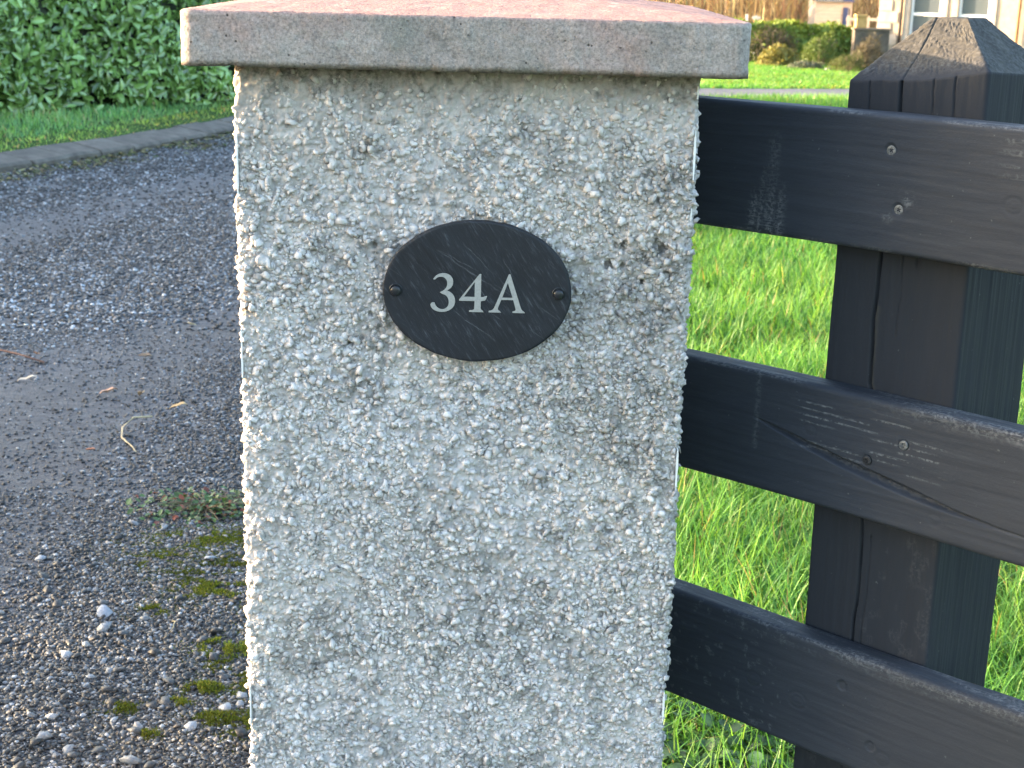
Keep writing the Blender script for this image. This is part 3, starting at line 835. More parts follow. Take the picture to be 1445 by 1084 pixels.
def screw_mesh():
    mb = MB(); n = 28
    # countersunk head: disc with cross recess built as ring of verts
    R = [(.0055, .0015), (.0055, -.0002), (.0050, -.0006), (.0030, -.0008)]
    vs = []; fs = []
    for (r, y) in R:
        for q in range(n):
            t = 2 * PI * q / n; vs.append((r * math.cos(t), y, r * math.sin(t)))
    for j in range(3):
        for q in range(n): fs.append((j * n + q, j * n + (q + 1) % n, (j + 1) * n + (q + 1) % n, (j + 1) * n + q))
    mb.add(vs, fs)
    # face: sampled star, recess of depth 1.2 mm in the shape of a cross
    m = 15; g = np.linspace(-.0030, .0030, m); vs = []; fs = []
    for a in g:
        for b in g:
            r = math.hypot(a, b); dd = 0
            ar, br = (a + b) * .7071, (a - b) * .7071
            if (abs(ar) < .00065 and abs(br) < .0027) or (abs(br) < .00065 and abs(ar) < .0027): dd = .0014
            if r > .0030: a2, b2 = a * .0030 / r, b * .0030 / r
            else: a2, b2 = a, b
            vs.append((a2, -.0008 + dd, b2))
    for i in range(m - 1):
        for j in range(m - 1): fs.append((i * m + j, (i + 1) * m + j, (i + 1) * m + j + 1, i * m + j + 1))
    mb.add(vs, fs)
    return mb
SM = screw_mesh()
def mat_metal(name, c, r):
    t = NT(name); t.p.inputs['Metallic'].default_value = .75
    t.col(t.ramp(t.noise(400, 4), [(.35, tuple(v * .45 for v in c)), (.65, c)])); t.rough(r); return t.m
M_scr = mat_metal("screw_zinc", (.20, .22, .24), .5); M_scrd = mat_metal("screw_painted", (.06, .065, .075), .5)
def put_screw(u, z, rail, mat, rot=0.0, dy=0.0):
    me = bpy.data.meshes.new("screw")
    me.from_pydata(SM.v, [], SM.f); me.update(); me.materials.append(mat)
    o = bpy.data.objects.new("screw", me); link(o, rail)
    o.location = (u, .0006 + dy, z); o.rotation_euler = (0, rot, 0)

def wear_top(U, Z, front):
    w = np.zeros_like(U)
    for (c, wd, z1) in ((.052, .008, 1.145), (.040, .004, 1.11), (.030, .006, 1.08), (.066, .006, 1.09)):
        w = np.maximum(w, np.exp(-((U - c - .004 * vn(Z * 30, Z * 0, 3)) / wd) ** 2) * (1 - smooth(z1 - .03, z1, Z)) * (.35 + .6 * (1 - smooth(1.02, 1.09, Z))))
    w *= front * .95
    w = np.maximum(w, front * .7 * np.exp(-(((U - .225) / .006) ** 2 + ((Z - 1.078) / .007) ** 2)))
    w = np.maximum(w, front * .55 * np.exp(-(((U - .203) / .005) ** 2 + ((Z - 1.057) / .005) ** 2)))
    w = np.maximum(w, front * .45 * smooth(.6, .7, vn(U * 30, Z * 260, 91)) * smooth(.30, .36, U) * smooth(1.1, 1.13, Z))
    w = np.maximum(w, .5 * (Z < 1.024) * smooth(.5, .7, fbm(U * 30, Z * 50, 3, 92)))
    return w
def wear_mid(U, Z, front):
    blob = smooth(.09, .13, U) * (1 - smooth(.27, .31, U)) * smooth(.765, .785, Z) * (1 - smooth(.832, .842, Z))
    w = front * blob * (np.clip(np.cos((Z + .012 * U + .0012 * vn(U * 14, Z * 40, 98)) * 2 * PI / .0078), 0, 1) ** 3) * smooth(.42, .60, vn(U * 22 + 40, np.floor((Z + .012 * U) / .0078 + .5) * 3.7, 93)) * 1.0
    w = np.maximum(w, front * .8 * smooth(.365, .39, U) * smooth(.836, .846, Z) * vn(U * 60, Z * 100, 95))
    w = np.maximum(w, front * .35 * np.exp(-((U - .055) / .003) ** 2) * (Z > .76))
    return w
def wear_low(U, Z, front):
    w = front * .3 * smooth(.74, .82, vn(U * 140, Z * 140, 96)) * (U < .12)
    w = np.maximum(w, front * .4 * smooth(.66, .8, vn(U * 20, Z * 300, 97)) * smooth(.52, .55, Z))
    return w
UR = 1.72
r1 = build_rail(1.018, 1.1665, -.135, UR, 3, knots=((.343, 1.088, .008),), wearf=wear_top, screws=((.2, 1.13), (.215, 1.068)))
r2 = build_rail(.710, .8545, -.135, UR, 13, groove=((.045, .800, .0), (.07, .794, .0012), (.12, .782, .0028), (.17, .771, .0036), (.22, .763, .0038), (.26, .757, .0034), (.31, .750, .0018), (.37, .745, .0008), (.44, .742, .0)),
                knots=((.128, .80, .006), (.292, .735, .006)), wearf=wear_mid, screws=((.247, .81), (.204, .782)))
r3 = build_rail(.400, .5455, -.135, UR, 23, knots=((.078, .467, .009), (.142, .462, .010), (.26, .43, .008)), wearf=wear_low, screws=((.2, .503), (.243, .44)))
put_screw(.2, 1.13, r1, M_scr, .1); put_screw(.215, 1.068, r1, M_scr, .25)
put_screw(.247, .81, r2, M_scr, .5, .0003); put_screw(.204, .782, r2, M_scrd, .2, .0006)
put_screw(.2, .503, r3, M_scrd, .3, .0008); put_screw(.243, .44, r3, M_scrd, .6, .0006)
for rr_ in (r1, r2, r3): pass

def build_post(u0, u1, name, seed):
    y0, y1 = .040, .215; cx, cy = (u0 + u1) / 2, (y0 + y1) / 2; hx, hy = (u1 - u0) / 2, (y1 - y0) / 2
    P, N = ring_square(cx, cy, hx, hy, .004, [130, 100, 24, 60], 4)
    n = len(P)
    # shoulder height, per perimeter point: bilinear over the corners
    a = (P[:, 0] - u0) / (u1 - u0); b = (P[:, 1] - y0) / (y1 - y0)
    zs = (1.196 * (1 - a) + 1.216 * a) * (1 - b) + (1.200 * (1 - a) + 1.205 * a) * b
    zs = zs - .004 * np.sin(a * PI) * (b < .1)
    pl = np.stack([.180 + .041 * a - .0, .105 + .045 * b], -1) + np.array([cx - .2, 0]); zp = np.full(n, 1.2665) + .0015 * (vn(a * 9, b * 9, seed) - .5)
    rows_z = np.concatenate([np.linspace(-.3, .3, 20), np.linspace(.3, 1.0, 330)[1:]])
    V = []; W = []; G = []
    s = P[:, 0] + 2.3 * P[:, 1]
    front = (P[:, 1] < y0 + .006)
    def crack(zz):
        uc = np.interp(zz, [-.3, .60, .62, .85, .86, .97, 1.06, 1.25], [.186, .186, .186, .182, .177, .176, .179, .185])
        w = np.interp(zz, [-.3, .2, .5, .64, .7, .86, 1.0, 1.15, 1.25], [.0004, .0007, .0011, .0012, .0009, .0016, .0013, .0015, .0012])
        return uc + cx - .2, w
    M = 60
    for t in rows_z:
        zz = t * zs if t > .3 else np.full(n, t) * 1.0
        zz = np.where(t > .3, t * zs, .3 * zs * (t / .3) if t > 0 else t)
        d = (vn(s * 190, zz * 5, seed + 1) - .5) * .0010 + (vn(s * 60, zz * 4, seed + 2) - .5) * .0014 + (fbm(s * 12, zz * 6, 3, seed + 3) - .5) * .003
        uc, w = crack(zz + 0 * s)
        wob = (vn(zz * 30, zz * 0, seed + 4) - .5) * .003
        d = d - front * np.exp(-((P[:, 0] - uc - wob) / w) ** 2) * .009
        for (c2, z0, z1, w2) in ((.145, 1.05, 1.3, .0006), (.222, 1.0, 1.30, .0007), (.246, 1.06, 1.28, .0008), (.205, .92, 1.04, .0005), (.197, .40, .68, .0006)):
            d = d - front * np.exp(-((P[:, 0] - (c2 + cx - .2) - wob) / w2) ** 2) * .003 * ((zz > z0) & (zz < z1))
        V.append(np.stack([P[:, 0] + N[:, 0] * d, P[:, 1] + N[:, 1] * d, zz], -1))
        w_ = front * (.12 * smooth(.58, .75, vn(s * 100, zz * 60, seed + 6)) * smooth(.5, .7, vn(s * 12, zz * 8, seed + 9)))
        W.append(w_); G.append(.05 * (~front) * smooth(.5, .8, zz) + front * .4 * np.exp(-((P[:, 0] - uc - .003) / .003) ** 2) * (zz > .85) * (zz < .95))
    for k in range(1, M + 1):
        t = k / M
        Q = P * (1 - t) + pl * t; zz = zs * (1 - t) + zp * t
        if True:  # rough sawn end grain
            amp = smooth(0, .15, np.full(n, t)) * (1 - smooth(.9, 1, np.full(n, t)))
            rgh = (fbm(Q[:, 0] * 420 + 3 * np.sin(zz * 300 + Q[:, 0] * 90), zz * 260 + Q[:, 1] * 150, 3, seed + 7) - .5) * .0024 * amp + (vn(Q[:, 0] * 40, Q[:, 1] * 40, seed + 8) - .5) * .0022 * amp
            uc, w = crack(zz)
            wob = (vn(zz * 30, zz * 0, seed + 4) - .5) * .003
            cr = front * np.exp(-((Q[:, 0] - uc - wob) / (w * .6)) ** 2) * .0018
            NN = np.stack([N[:, 0], N[:, 1], np.ones(n)], -1) / 1.414
            V.append(np.concatenate([Q, zz[:, None]], 1) + NN * (rgh - cr)[:, None])
        W.append(front * (.16 + .22 * vn(Q[:, 0] * 90, zz * 90, seed + 10)) * smooth(.0, .25, t) + (~front) * .30)
        G.append(np.where(front, .38 * smooth(.0, .4, np.full(n, t)), .3))
    R = np.array(V); m = len(V)
    idx = np.arange(n * m).reshape(m, n); nx = np.roll(idx, -1, axis=1)
    Fa = np.stack([idx[:-1], nx[:-1], nx[1:], idx[1:]], -1).reshape(-1, 4)
    Vf = np.concatenate([R.reshape(-1, 3), [[pl[:, 0].mean(), pl[:, 1].mean(), 1.267]]]); last = idx[-1]; ax = len(Vf) - 1
    Fc = np.stack([last[0::2], np.roll(last, -1)[0::2], np.roll(last, -2)[0::2], np.full(len(last[0::2]), ax)], -1)
    return mesh_np(name, Vf, np.concatenate([Fa, Fc]), M_post, fence,
                   {'wear': np.clip(np.concatenate([np.array(W).ravel(), [0]]), 0, 1), 'green': np.concatenate([np.array(G).ravel(), [.3]])}, smooth_sh=True)
build_post(.118, .282, "post", 40)
p2 = bpy.data.objects.new("post", bpy.data.objects["post"].data); link(p2, fence); p2.location = (1.36, 0, 0)

# ================================================================== GRASS (stuff)
def mat_leafy(name, translu=.35, rough=.5, spec=.4, tint=(1.3, 1.25, .6)):
    t = NT(name); t.col(t.attr('col')); t.rough(rough); t.spec(spec); t.translucent(translu, tint); return t.m
M_grass = mat_leafy("grass_blades", .45, .5, .4, (1.4, 1.2, .5))

def blades(pos, h, w, lean, seed, segs=4, cols=None, bend=1.0):
    r = np.random.default_rng(seed); n = len(pos)
    az = r.uniform(0, 2 * PI, n); wz = az + PI / 2 + r.normal(0, .4, n)
    L = lean
    rows = []
    for i in range(segs + 1):
        t = i / segs
        out = L * h * t ** (1.7) * bend; up = h * (t - .35 * (L ** 1.5) * t ** 2.5)
        c = np.stack([pos[:, 0] + np.cos(az) * out, pos[:, 1] + np.sin(az) * out, pos[:, 2] + up], -1)
        ww = w * (1 - t ** 2.2) * .5 * (.7 + .6 * min(t * 3, 1) if t < .34 else 1.0)
        if i < segs:
            dxy = np.stack([np.cos(wz) * ww, np.sin(wz) * ww, 0 * ww], -1)
            rows.append(c - dxy); rows.append(c + dxy)
        else: rows.append(c)
    V = np.stack(rows, 1); k = V.shape[1]
    f = []
    for i in range(segs - 1): f += [(2 * i, 2 * i + 1, 2 * i + 3), (2 * i, 2 * i + 3, 2 * i + 2)]
    f.append((2 * segs - 2, 2 * segs - 1, 2 * segs))
    f = np.array(f); Fa = (f[None] + (np.arange(n) * k)[:, None, None]).reshape(-1, 3)
    C = np.repeat(cols, k, axis=0)
    tt = np.concatenate([np.repeat(np.arange(segs) / segs, 2), [1.0]]); C = C.reshape(n, k, 3)
    dry = np.array([1.12, 1.08, .95]); C = C * (1 + (tt[None, :, None]) * (dry - 1)[None, None])
    return V.reshape(-1, 3), Fa, C.reshape(-1, 3)

def grass_cols(n, r, pos=None, lush=1.0):
    base = np.array([[.080, .235, .052], [.115, .29, .058], [.045, .155, .042], [.165, .31, .085]])
    i = r.choice(4, n, p=[.38, .3, .2, .12]); c = base[i] * r.uniform(.75, 1.25, (n, 1))
    d = r.uniform(0, 1, n) < .03; c[d] = np.array([.26, .22, .10]) * r.uniform(.7, 1.2, (d.sum(), 1))
    if pos is not None:
        f = fbm(pos[:, 0] * 2.2, pos[:, 1] * 2.2, 3, 111); c *= (.72 + .56 * f)[:, None]
        c[:, 0] *= (.85 + .35 * vn(pos[:, 0] * 1.3, pos[:, 1] * 1.3, 112))
    return c * lush

def right_bound(y): return np.interp(y, B[:, 1], B[:, 0])
def scatter(x0, x1, y0, y1, dens, r, fn=None):
    n = int((x1 - x0) * (y1 - y0) * dens); x = r.uniform(x0, x1, n); y = r.uniform(y0, y1, n)
    if fn is not None:
        k = fn(x, y); x, y = x[k], y[k]
    return x, y

def clump(x, y, s, seed, thr=.35):
    return fbm(x * s, y * s, 3, seed)

def build_grass():
    r = np.random.default_rng(21); VV = []; FF = []; CC = []; base = 0
    def add(x, y, h, w, lean, segs, seed, lush=1.0, dz=0):
        nonlocal base
        pos = np.stack([x, y, zt(x, y) + dz], -1); c = grass_cols(len(x), r, pos, lush)
        V, Fa, C = blades(pos, h, w, lean, seed, segs, c); VV.append(V); FF.append(Fa + base); CC.append(C); base += len(V)
    wedge = lambda m0, m1: (lambda x, y: (x > m0 * y - .15) & (x < m1 * y + .25) & (x > right_bound(y) + .05 * vn(y * 9, y * 0, 3)))
    # near
    x, y = scatter(.0, 2.6, 2.0, 5.0, 7500, r, wedge(.05, .42)); n = len(x)
    cl = clump(x, y, 3.0, 121)
    add(x, y, (.06 + .15 * cl) * r.uniform(.6, 1.35, n), r.uniform(.0022, .0048, n), r.uniform(.15, 1.0, n), 4, 1)
    x, y = scatter(.0, 4.2, 5.0, 10.0, 3600, r, wedge(.05, .42)); n = len(x); cl = clump(x, y, 3.0, 121)
    add(x, y, (.05 + .13 * cl) * r.uniform(.6, 1.35, n), r.uniform(.004, .007, n), r.uniform(.15, .9, n), 3, 2)
    x, y = scatter(0, 6, 10, 21, 350, r, wedge(.0, .46)); n = len(x)
    add(x, y, .11 * r.uniform(.6, 1.35, n), r.uniform(.009, .015, n), r.uniform(.15, .8, n), 2, 3)
    x, y = scatter(.5, 12, 20.5, 26.5, 900, r, lambda x, y: (x > right_bound(y)) & (x < .42 * y) & ~inroad(x, y)); n = len(x)
    add(x, y, .10 * r.uniform(.6, 1.7, n), r.uniform(.010, .016, n), r.uniform(.1, .7, n), 2, 4, 1.1)
    x, y = scatter(-2, 12, 24, 38, 800, r, lambda x, y: (x > .05 * y) & ~inroad(x, y) & (y > 24)); n = len(x)
    add(x, y, .055 * r.uniform(.6, 1.5, n), r.uniform(.014, .022, n), r.uniform(.1, .8, n), 2, 5, .95)
    # sides (only seen when stepping aside)
    x, y = scatter(.2, 5, -1, 10, 500, r, lambda x, y: (x > .42 * y) & (x > right_bound(y) + .05)); n = len(x)
    add(x, y, .12 * r.uniform(.6, 1.35, n), r.uniform(.005, .009, n), r.uniform(.15, .9, n), 3, 6)
    o = mesh_np("grass", np.concatenate(VV), np.concatenate(FF), M_grass, attrs={'col': np.concatenate(CC)})
    tag(o, kind="stuff")
poly = np.concatenate([Kc, Bc[::-1]])
def inroad(x, y):
    x = np.asarray(x); y = np.asarray(y); c = np.zeros(len(x), bool)
    Pp = np.concatenate([K + 0, B[::-1]]); j = len(Pp) - 1
    for i in range(len(Pp)):
        xi, yi = Pp[i]; xj, yj = Pp[j]
        m = ((yi > y) != (yj > y)) & (x < (xj - xi) * (y - yi) / (yj - yi + 1e-12) + xi); c ^= m; j = i
    return c
build_grass()

def build_verge_grass():
    r = np.random.default_rng(33); n = 42000
    s = r.uniform(6, 33, n); off = .33 + 2.3 * r.uniform(0, 1, n) ** 1.2
    k = (s > 0); x, y = kerb_at(s, off)
    dzv = np.interp(off, [.30, .34, .6, 1.0, 1.6, 2.4, 3.2], [.03, .097, .11, .11, .11, .10, .06])
    pos = np.stack([x, y, zt(x, y) + dzv - .01], -1)
    c = grass_cols(n, r, pos, 1.9) * np.array([1.35, .95, 1.7]); near = off < .75
    c[near] = c[near] * np.array([1.5, 1.15, .8])
    h = np.interp(off, [.33, .6, 1.2, 2.5], [.02, .035, .085, .12]) * r.uniform(.6, 1.4, n)
    V, Fa, C = blades(pos, h, r.uniform(.006, .011, n), r.uniform(.2, .9, n), 7, 2, c)
    tag(mesh_np("verge_grass", V, Fa, M_grass, attrs={'col': C}), kind="stuff")
build_verge_grass()

# broad leaved weeds at the fence foot
def leaf_template(k=5, wid=.5, fold=.12, curl=.15):
    """leaf along +y, length 1; returns verts, quads"""
    V = []; 
    for i in range(k + 1):
        t = i / k; w = wid * .5 * (math.sin(PI * min(1, t * .93 + .04)) ** .75)
        z = -curl * t * t
        V += [(-w, t, z + fold * w * 2), (0, t, z), (w, t, z + fold * w * 2)]
    Fq = []
    for i in range(k):
        a = i * 3; Fq += [(a, a + 1, a + 4, a + 3), (a + 1, a + 2, a + 5, a + 4)]
    return np.array(V), np.array(Fq)
M_weed = mat_leafy("weed_leaves", .25, .45, .45, (1.2, 1.2, .6))
def scatter_leaves(name, pos, size, r, cols, mat, tpl, tilt=(.2, 1.2), parent=None, kind=None):
    n = len(pos); az = r.uniform(0, 2 * PI, n); ti = r.uniform(*tilt, n); rl = r.uniform(-.5, .5, n)
    M = rotz(az) @ rotx(ti) @ roty(rl) * size[:, None, None]
    V, Fa, C = inst_np(tpl[0], tpl[1], pos, M, cols)
    o = mesh_np(name, V, Fa, mat, parent, {'col': C}, smooth_sh=True)
    if kind: tag(o, kind=kind)
    return o
def build_low_weeds():
    r = np.random.default_rng(41); n = 1100
    x = r.uniform(.22, .62, n); y = r.uniform(2.15, 2.75, n); k = (r.uniform(0, 1, n) < 1 - smooth(2.3, 2.75, y)); x, y = x[k], y[k]; n = len(x)
    pos = np.stack([x, y, zt(x, y) + r.uniform(.02, .07, n)], -1)
    c = np.array([.035, .085, .03]) * r.uniform(.6, 1.5, (n, 1))
    scatter_leaves("ground_cover", pos, r.uniform(.018, .034, n), r, c, M_weed, leaf_template(4, .8), (-.2, .9), kind="stuff")
build_low_weeds()

# ================================================================== GRAVEL STONES, MOSS, LITTER
def mat_pebble():
    t = NT("gravel_stone"); c = t.attr('col')
    m = t.ramp(t.noise(260, 5, .7), [(.3, .6), (.7, 1.3)])
    t.col(t.mix(1, c, m, 'MULTIPLY')); t.rough(.55); t.spec(.5); t.bump(t.noise(500, 4), .0006); return t.m
M_peb = mat_pebble()
def pebble_np(x, y, z, size, r, cols, tpls=14):
    n = len(x); VV = []; FF = []; CC = []; base = 0; which = r.integers(0, tpls, n)
    for k in range(tpls):
        m = which == k
        if not m.any(): continue
        rr = np.random.default_rng(500 + k)
        tv = IV * rr.uniform(.55, 1.2, (12, 1)) + rr.normal(0, .16, (12, 3)); tv[:, 2] *= rr.uniform(.4, .75); tv[:, 0] *= rr.uniform(.9, 1.35)
        q = m.sum(); M = rotz(r.uniform(0, 2 * PI, q)) @ rotx(r.normal(0, .3, q)) @ roty(r.normal(0, .3, q)) * size[m][:, None, None]
        V, Fa, C = inst_np(tv, IF, np.stack([x[m], y[m], z[m]], -1), M, cols[m]); VV.append(V); FF.append(Fa + base); CC.append(C); base += len(V)
    return np.concatenate(VV), np.concatenate(FF), np.concatenate(CC)
def stone_cols(n, r):
    g = np.where(r.uniform(0, 1, n) < .18, r.uniform(.10, .26, n), .009 + .066 * r.beta(1.2, 3.0, n))
    c = np.stack([g * .90, g * 1.0, g * 1.15], -1)
    w = r.uniform(0, 1, n) < .04; c[w] = g[w][:, None] * np.array([1.15, 1.0, .92])
    p = r.uniform(0, 1, n) < .018; c[p] = np.array([.25, .27, .29]) * r.uniform(.7, 1.2, (p.sum(), 1))
    return c
def build_stones():
    r = np.random.default_rng(51); VV = []; FF = []; CC = []; base = 0
    def zone(y0, y1, dens, smin, smax, m0, m1, keepf):
        nonlocal base
        x, y = scatter(-m0 * y1 - .2, .1, y0, y1, dens, r, lambda x, y: (x > -m0 * y - .15) & (x < -m1 * y + .12) & inroad(x, y))
        tf = track_field(x, y); pt = fbm(x * 1.6, y * 1.6, 3, 131)
        p = np.clip(1.0 - keepf * tf, .05, 1) * np.clip(.35 + 1.6 * (pt - .2), .3, 1)
        k = r.uniform(0, 1, len(x)) < p; x, y = x[k], y[k]; n = len(x)
        s = smin + (smax - smin) * r.beta(1.0, 5.0, n)
        z = zroad(x, y) + s * .28
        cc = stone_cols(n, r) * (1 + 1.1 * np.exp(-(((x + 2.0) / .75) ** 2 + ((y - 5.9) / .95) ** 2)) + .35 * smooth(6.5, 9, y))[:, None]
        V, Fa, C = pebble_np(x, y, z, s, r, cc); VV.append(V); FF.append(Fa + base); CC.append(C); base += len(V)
    zone(2.1, 3.6, 52000, .0020, .0100, .42, .10, .80)
    zone(3.6, 5.5, 17000, .0030, .0105, .40, .10, .85)
    zone(5.5, 9.0, 6500, .0050, .016, .38, .10, .85)
    zone(9.0, 15.0, 1800, .008, .020, .36, .10, .8)
    x, y = scatter(-5.5, .3, -1.0, 16.0, 900, r, lambda x, y: inroad(x, y) & ((y < 2.15) | (x > -.10 * y + .10) | (x < -.40 * y))); n = len(x); s = r.uniform(.005, .014, n)
    V, Fa, C = pebble_np(x, y, zroad(x, y) + s * .28, s, r, stone_cols(n, r)); VV.append(V); FF.append(Fa + base); CC.append(C); base += len(V)
    # larger stones close to the camera
    n = 130; x = r.uniform(-1.05, -.32, n); y = 2.15 + 1.5 * r.beta(1, 2.2, n); k = inroad(x, y); x, y = x[k], y[k]; n = len(x); s = r.uniform(.008, .0145, n)
    V, Fa, C = pebble_np(x, y, zroad(x, y) + s * .3, s, r, stone_cols(n, r) * 1.05); VV.append(V); FF.append(Fa + base); CC.append(C); base += len(V)
    tag(mesh_np("gravel", np.concatenate(VV), np.concatenate(FF), M_peb, attrs={'col': np.concatenate(CC)}), kind="stuff")
build_stones()

# one stand-out pale stone
def build_big_stone():
    r = np.random.default_rng(8)
    V, Fa, C = pebble_np(np.array([0.]), np.array([0.]), np.array([.008]), np.array([.019]), r, np.array([[.22, .245, .29]]), 1)
    o = mesh_np("stone", V, Fa, M_peb, attrs={'col': C}); o.location = (-.815, 2.84, float(zroad(-.815, 2.84)))
    m = o.modifiers.new("b", 'BEVEL'); m.width = .0015; m.segments = 2
    tag(o, "largest pale blue grey stone lying loose in the dark gravel", "stone")
build_big_stone()

M_moss = mat_leafy("moss_tufts", .2, .8, .1, (1.1, 1.1, .6))
def build_moss():
    r = np.random.default_rng(61)
    px_patches = [(-.535, 2.70, .055, .035, 1.0, .022), (-.50, 2.62, .06, .03, .45, .014), (-.55, 2.53, .035, .022, .8, .02), (-.585, 2.47, .02, .02, .9, .016), (-.77, 3.15, .06, .05, .6, .006), (-.62, 2.98, .07, .05, .75, .010),
                  (-.70, 3.28, .11, .06, .7, .006), (-.84, 3.12, .09, .05, .5, .005), (-.60, 3.14, .08, .05, .4, .005), (-.72, 2.86, .04, .025, .6, .008), (-.48, 2.86, .05, .03, .5, .008), (-.93, 2.98, .07, .04, .35, .004),
                  (-.60, 3.62, .05, .03, .4, .004), (-.86, 2.62, .05, .02, .6, .008), (-.50, 2.42, .04, .03, .55, .012), (-.68, 2.45, .03, .02, .5, .01),
                  (-.49, 2.98, .05, .06, .6, .008), (-.53, 3.12, .06, .05, .5, .006), (-.47, 2.78, .04, .04, .7, .010), (-.45, 2.55, .05, .05, .55, .010), (-.58, 3.3, .08, .05, .45, .005), (-.44, 2.4, .04, .05, .5, .01), (-.68, 3.05, .08, .06, .35, .004), (-.62, 2.36, .03, .015, .5, .012), (-.90, 2.46, .03, .02, .3, .006), (-.40, 2.5, .05, .05, .4, .01)]
    P = []; Cc = []; H = []
    for (cx, cy, rx, ry, br, hh) in px_patches:
        if cx < -.80: continue
        n = int(26000 * rx * ry * 3.1 / .022 * .5) + 160
        a = r.normal(0, .7, n); b = r.normal(0, .7, n); x = cx + a * rx * 1.15; y = cy + b * ry * 1.25
        k = (fbm(x * 30, y * 40, 3, 141) > .465); x, y, a, b = x[k], y[k], a[k], b[k]
        dome = hh * np.clip(1 - (a * a + b * b) * .8, 0, 1)
        z = zroad(x, y) + dome * r.uniform(.1, .8, len(x)) - .002; P.append(np.stack([x, y, z], -1)); H.append(np.full(len(x), .5 + br))
        base = np.array([.095, .12, .016]) * (.30 + 1.0 * br); c = base * r.uniform(.55, 1.35, (len(x), 1)); c[:, 0] *= r.uniform(.8, 1.25, len(x)); Cc.append(c)
    P = np.concatenate(P); Cc = np.concatenate(Cc); n = len(P)
    V, Fa, C = blades(P, r.uniform(.004, .008, n), r.uniform(.0015, .003, n), r.uniform(.2, 1.2, n), 9, 2, Cc)
    tag(mesh_np("moss", V, Fa, M_moss, attrs={'col': C}), kind="stuff")
build_moss()

def build_weed():
    r = np.random.default_rng(62); n = 520
    root = empty("weed", (-.74, 3.49, float(zroad(-.74, 3.49))), "low straggly weed with green and reddish leaves growing in the gravel by the pillar", "weed")
    x = r.normal(0, .085, n); y = r.normal(0, .07, n); k = np.hypot(x / .2, y / .14) < 1; x, y = x[k], y[k]; n = len(x)
    pos = np.stack([x, y, .006 + .022 * r.uniform(0, 1, n) * np.clip(1.2 - np.hypot(x / .17, y / .12), .2, 1)], -1)
    c = np.array([.06, .115, .035]) * r.uniform(.6, 1.5, (n, 1)); red = r.uniform(0, 1, n) < .17; c[red] = np.array([.20, .06, .035]) * r.uniform(.5, 1.3, (red.sum(), 1))
    scatter_leaves("foliage", pos, r.uniform(.008, .020, n), r, c, M_weed, leaf_template(3, .75), (-.3, .9), root)
    mb = MB()
    for i in range(46):
        a = r.uniform(0, 2 * PI); L = r.uniform(.05, .15); p0 = (r.normal(0, .003), r.normal(0, .003), .004)
        p2 = (p0[0] + L * math.cos(a), p0[1] + L * .75 * math.sin(a), r.uniform(.01, .03)); p1 = ((p0[0] + p2[0]) / 2, (p0[1] + p2[1]) / 2, r.uniform(.015, .03))
        mb.tube([p0, p1, p2], [.0014, .0009, .0005], 4)
    mb.build("stem", simple("weed_stem", (.13, .10, .06), .7), root)
build_weed()

def build_litter():
    r = np.random.default_rng(63); n = 11000
    s = r.uniform(12, 30, n); off = -.0 - .50 * r.beta(1, 1.8, n); x, y = kerb_at(s, off)
    k = vn(s * 2.5, off * 4, 151) > r.uniform(0.1, .8, n) ; x, y = x[k], y[k]; n = len(x)
    pos = np.stack([x, y, zroad(x, y) + r.uniform(.004, .02, n)], -1)
    pal = np.array([[.10, .115, .035], [.16, .13, .06], [.07, .055, .035], [.22, .20, .10], [.06, .08, .03]])
    c = pal[r.integers(0, 5, n)] * r.uniform(.6, 1.3, (n, 1))
    scatter_leaves("leaf_litter", pos, r.uniform(.02, .055, n), r, c, mat_leafy("litter", .1, .7, .2, (1, 1, 1)), leaf_template(3, .45), (-.5, .5), kind="stuff")
    n = 60; x = r.uniform(-3.2, -.5, n); y = r.uniform(3.5, 11, n); k = inroad(x, y); x, y = x[k], y[k]; n = len(x)
build_litter()

def fallen_leaf(x, y, L, W, rz, col, label, curl=.35, name="fallen_leaf"):
    tv, tf = leaf_template(9, W / L, .35, curl); tv = tv.copy(); tv[:, 2] += .12 * np.sin(tv[:, 1] * 9) * .4; L *= .78; tv *= L
    me_mat = simple(name + "_" + str(len(bpy.data.materials)), col, .75, (120, .3))
    o = mesh_np(name, tv, tf, me_mat, smooth_sh=True)
    sm = o.modifiers.new("s", 'SOLIDIFY'); sm.thickness = .0008
    o.location = (x, y, float(zroad(x, y)) + .018 + (.02 if curl > .5 else 0)); o.rotation_euler = (random.Random(int(x * 1000)).uniform(-.25, .25), random.Random(int(y * 1000)).uniform(-.4, .4), rz)
    tag(o, label, "leaf", "dry leaves fallen on the gravel")
tan = (.33, .21, .13)
fallen_leaf(-1.24, 4.60, .075, .028, 2.2, (.42, .25, .17), "pinkish tan curled leaf on the gravel, the largest of the fallen leaves", .2)
fallen_leaf(-1.15, 4.57, .045, .03, .7, (.35, .25, .15), "short broad tan leaf lying just right of the largest fallen leaf")
fallen_leaf(-1.24, 5.06, .06, .026, 1.5, (.17, .12, .08), "dark brown crumpled leaf behind the largest fallen leaf", .1)
fallen_leaf(-1.20, 5.60, .05, .02, 1.3, (.45, .38, .24), "thin cream leaf farthest back of the fallen leaves near the pillar", .1)
fallen_leaf(-.97, 4.36, .07, .018, 1.4, (.34, .25, .13), "narrow tan leaf bent double, nearest the pillar", .6)
fallen_leaf(-1.54, 4.74, .08, .016, 1.65, (.50, .44, .36), "long pale straw coloured leaf at the left side of the gravel", .05)
fallen_leaf(-1.13, 3.94, .035, .016, 1.5, (.28, .12, .07), "small reddish brown leaf on the bare wheel track", .1)
fallen_leaf(-1.62, 5.04, .035, .018, 1.2, (.30, .16, .09), "small rusty leaf beside the dark twig on the gravel", .1)
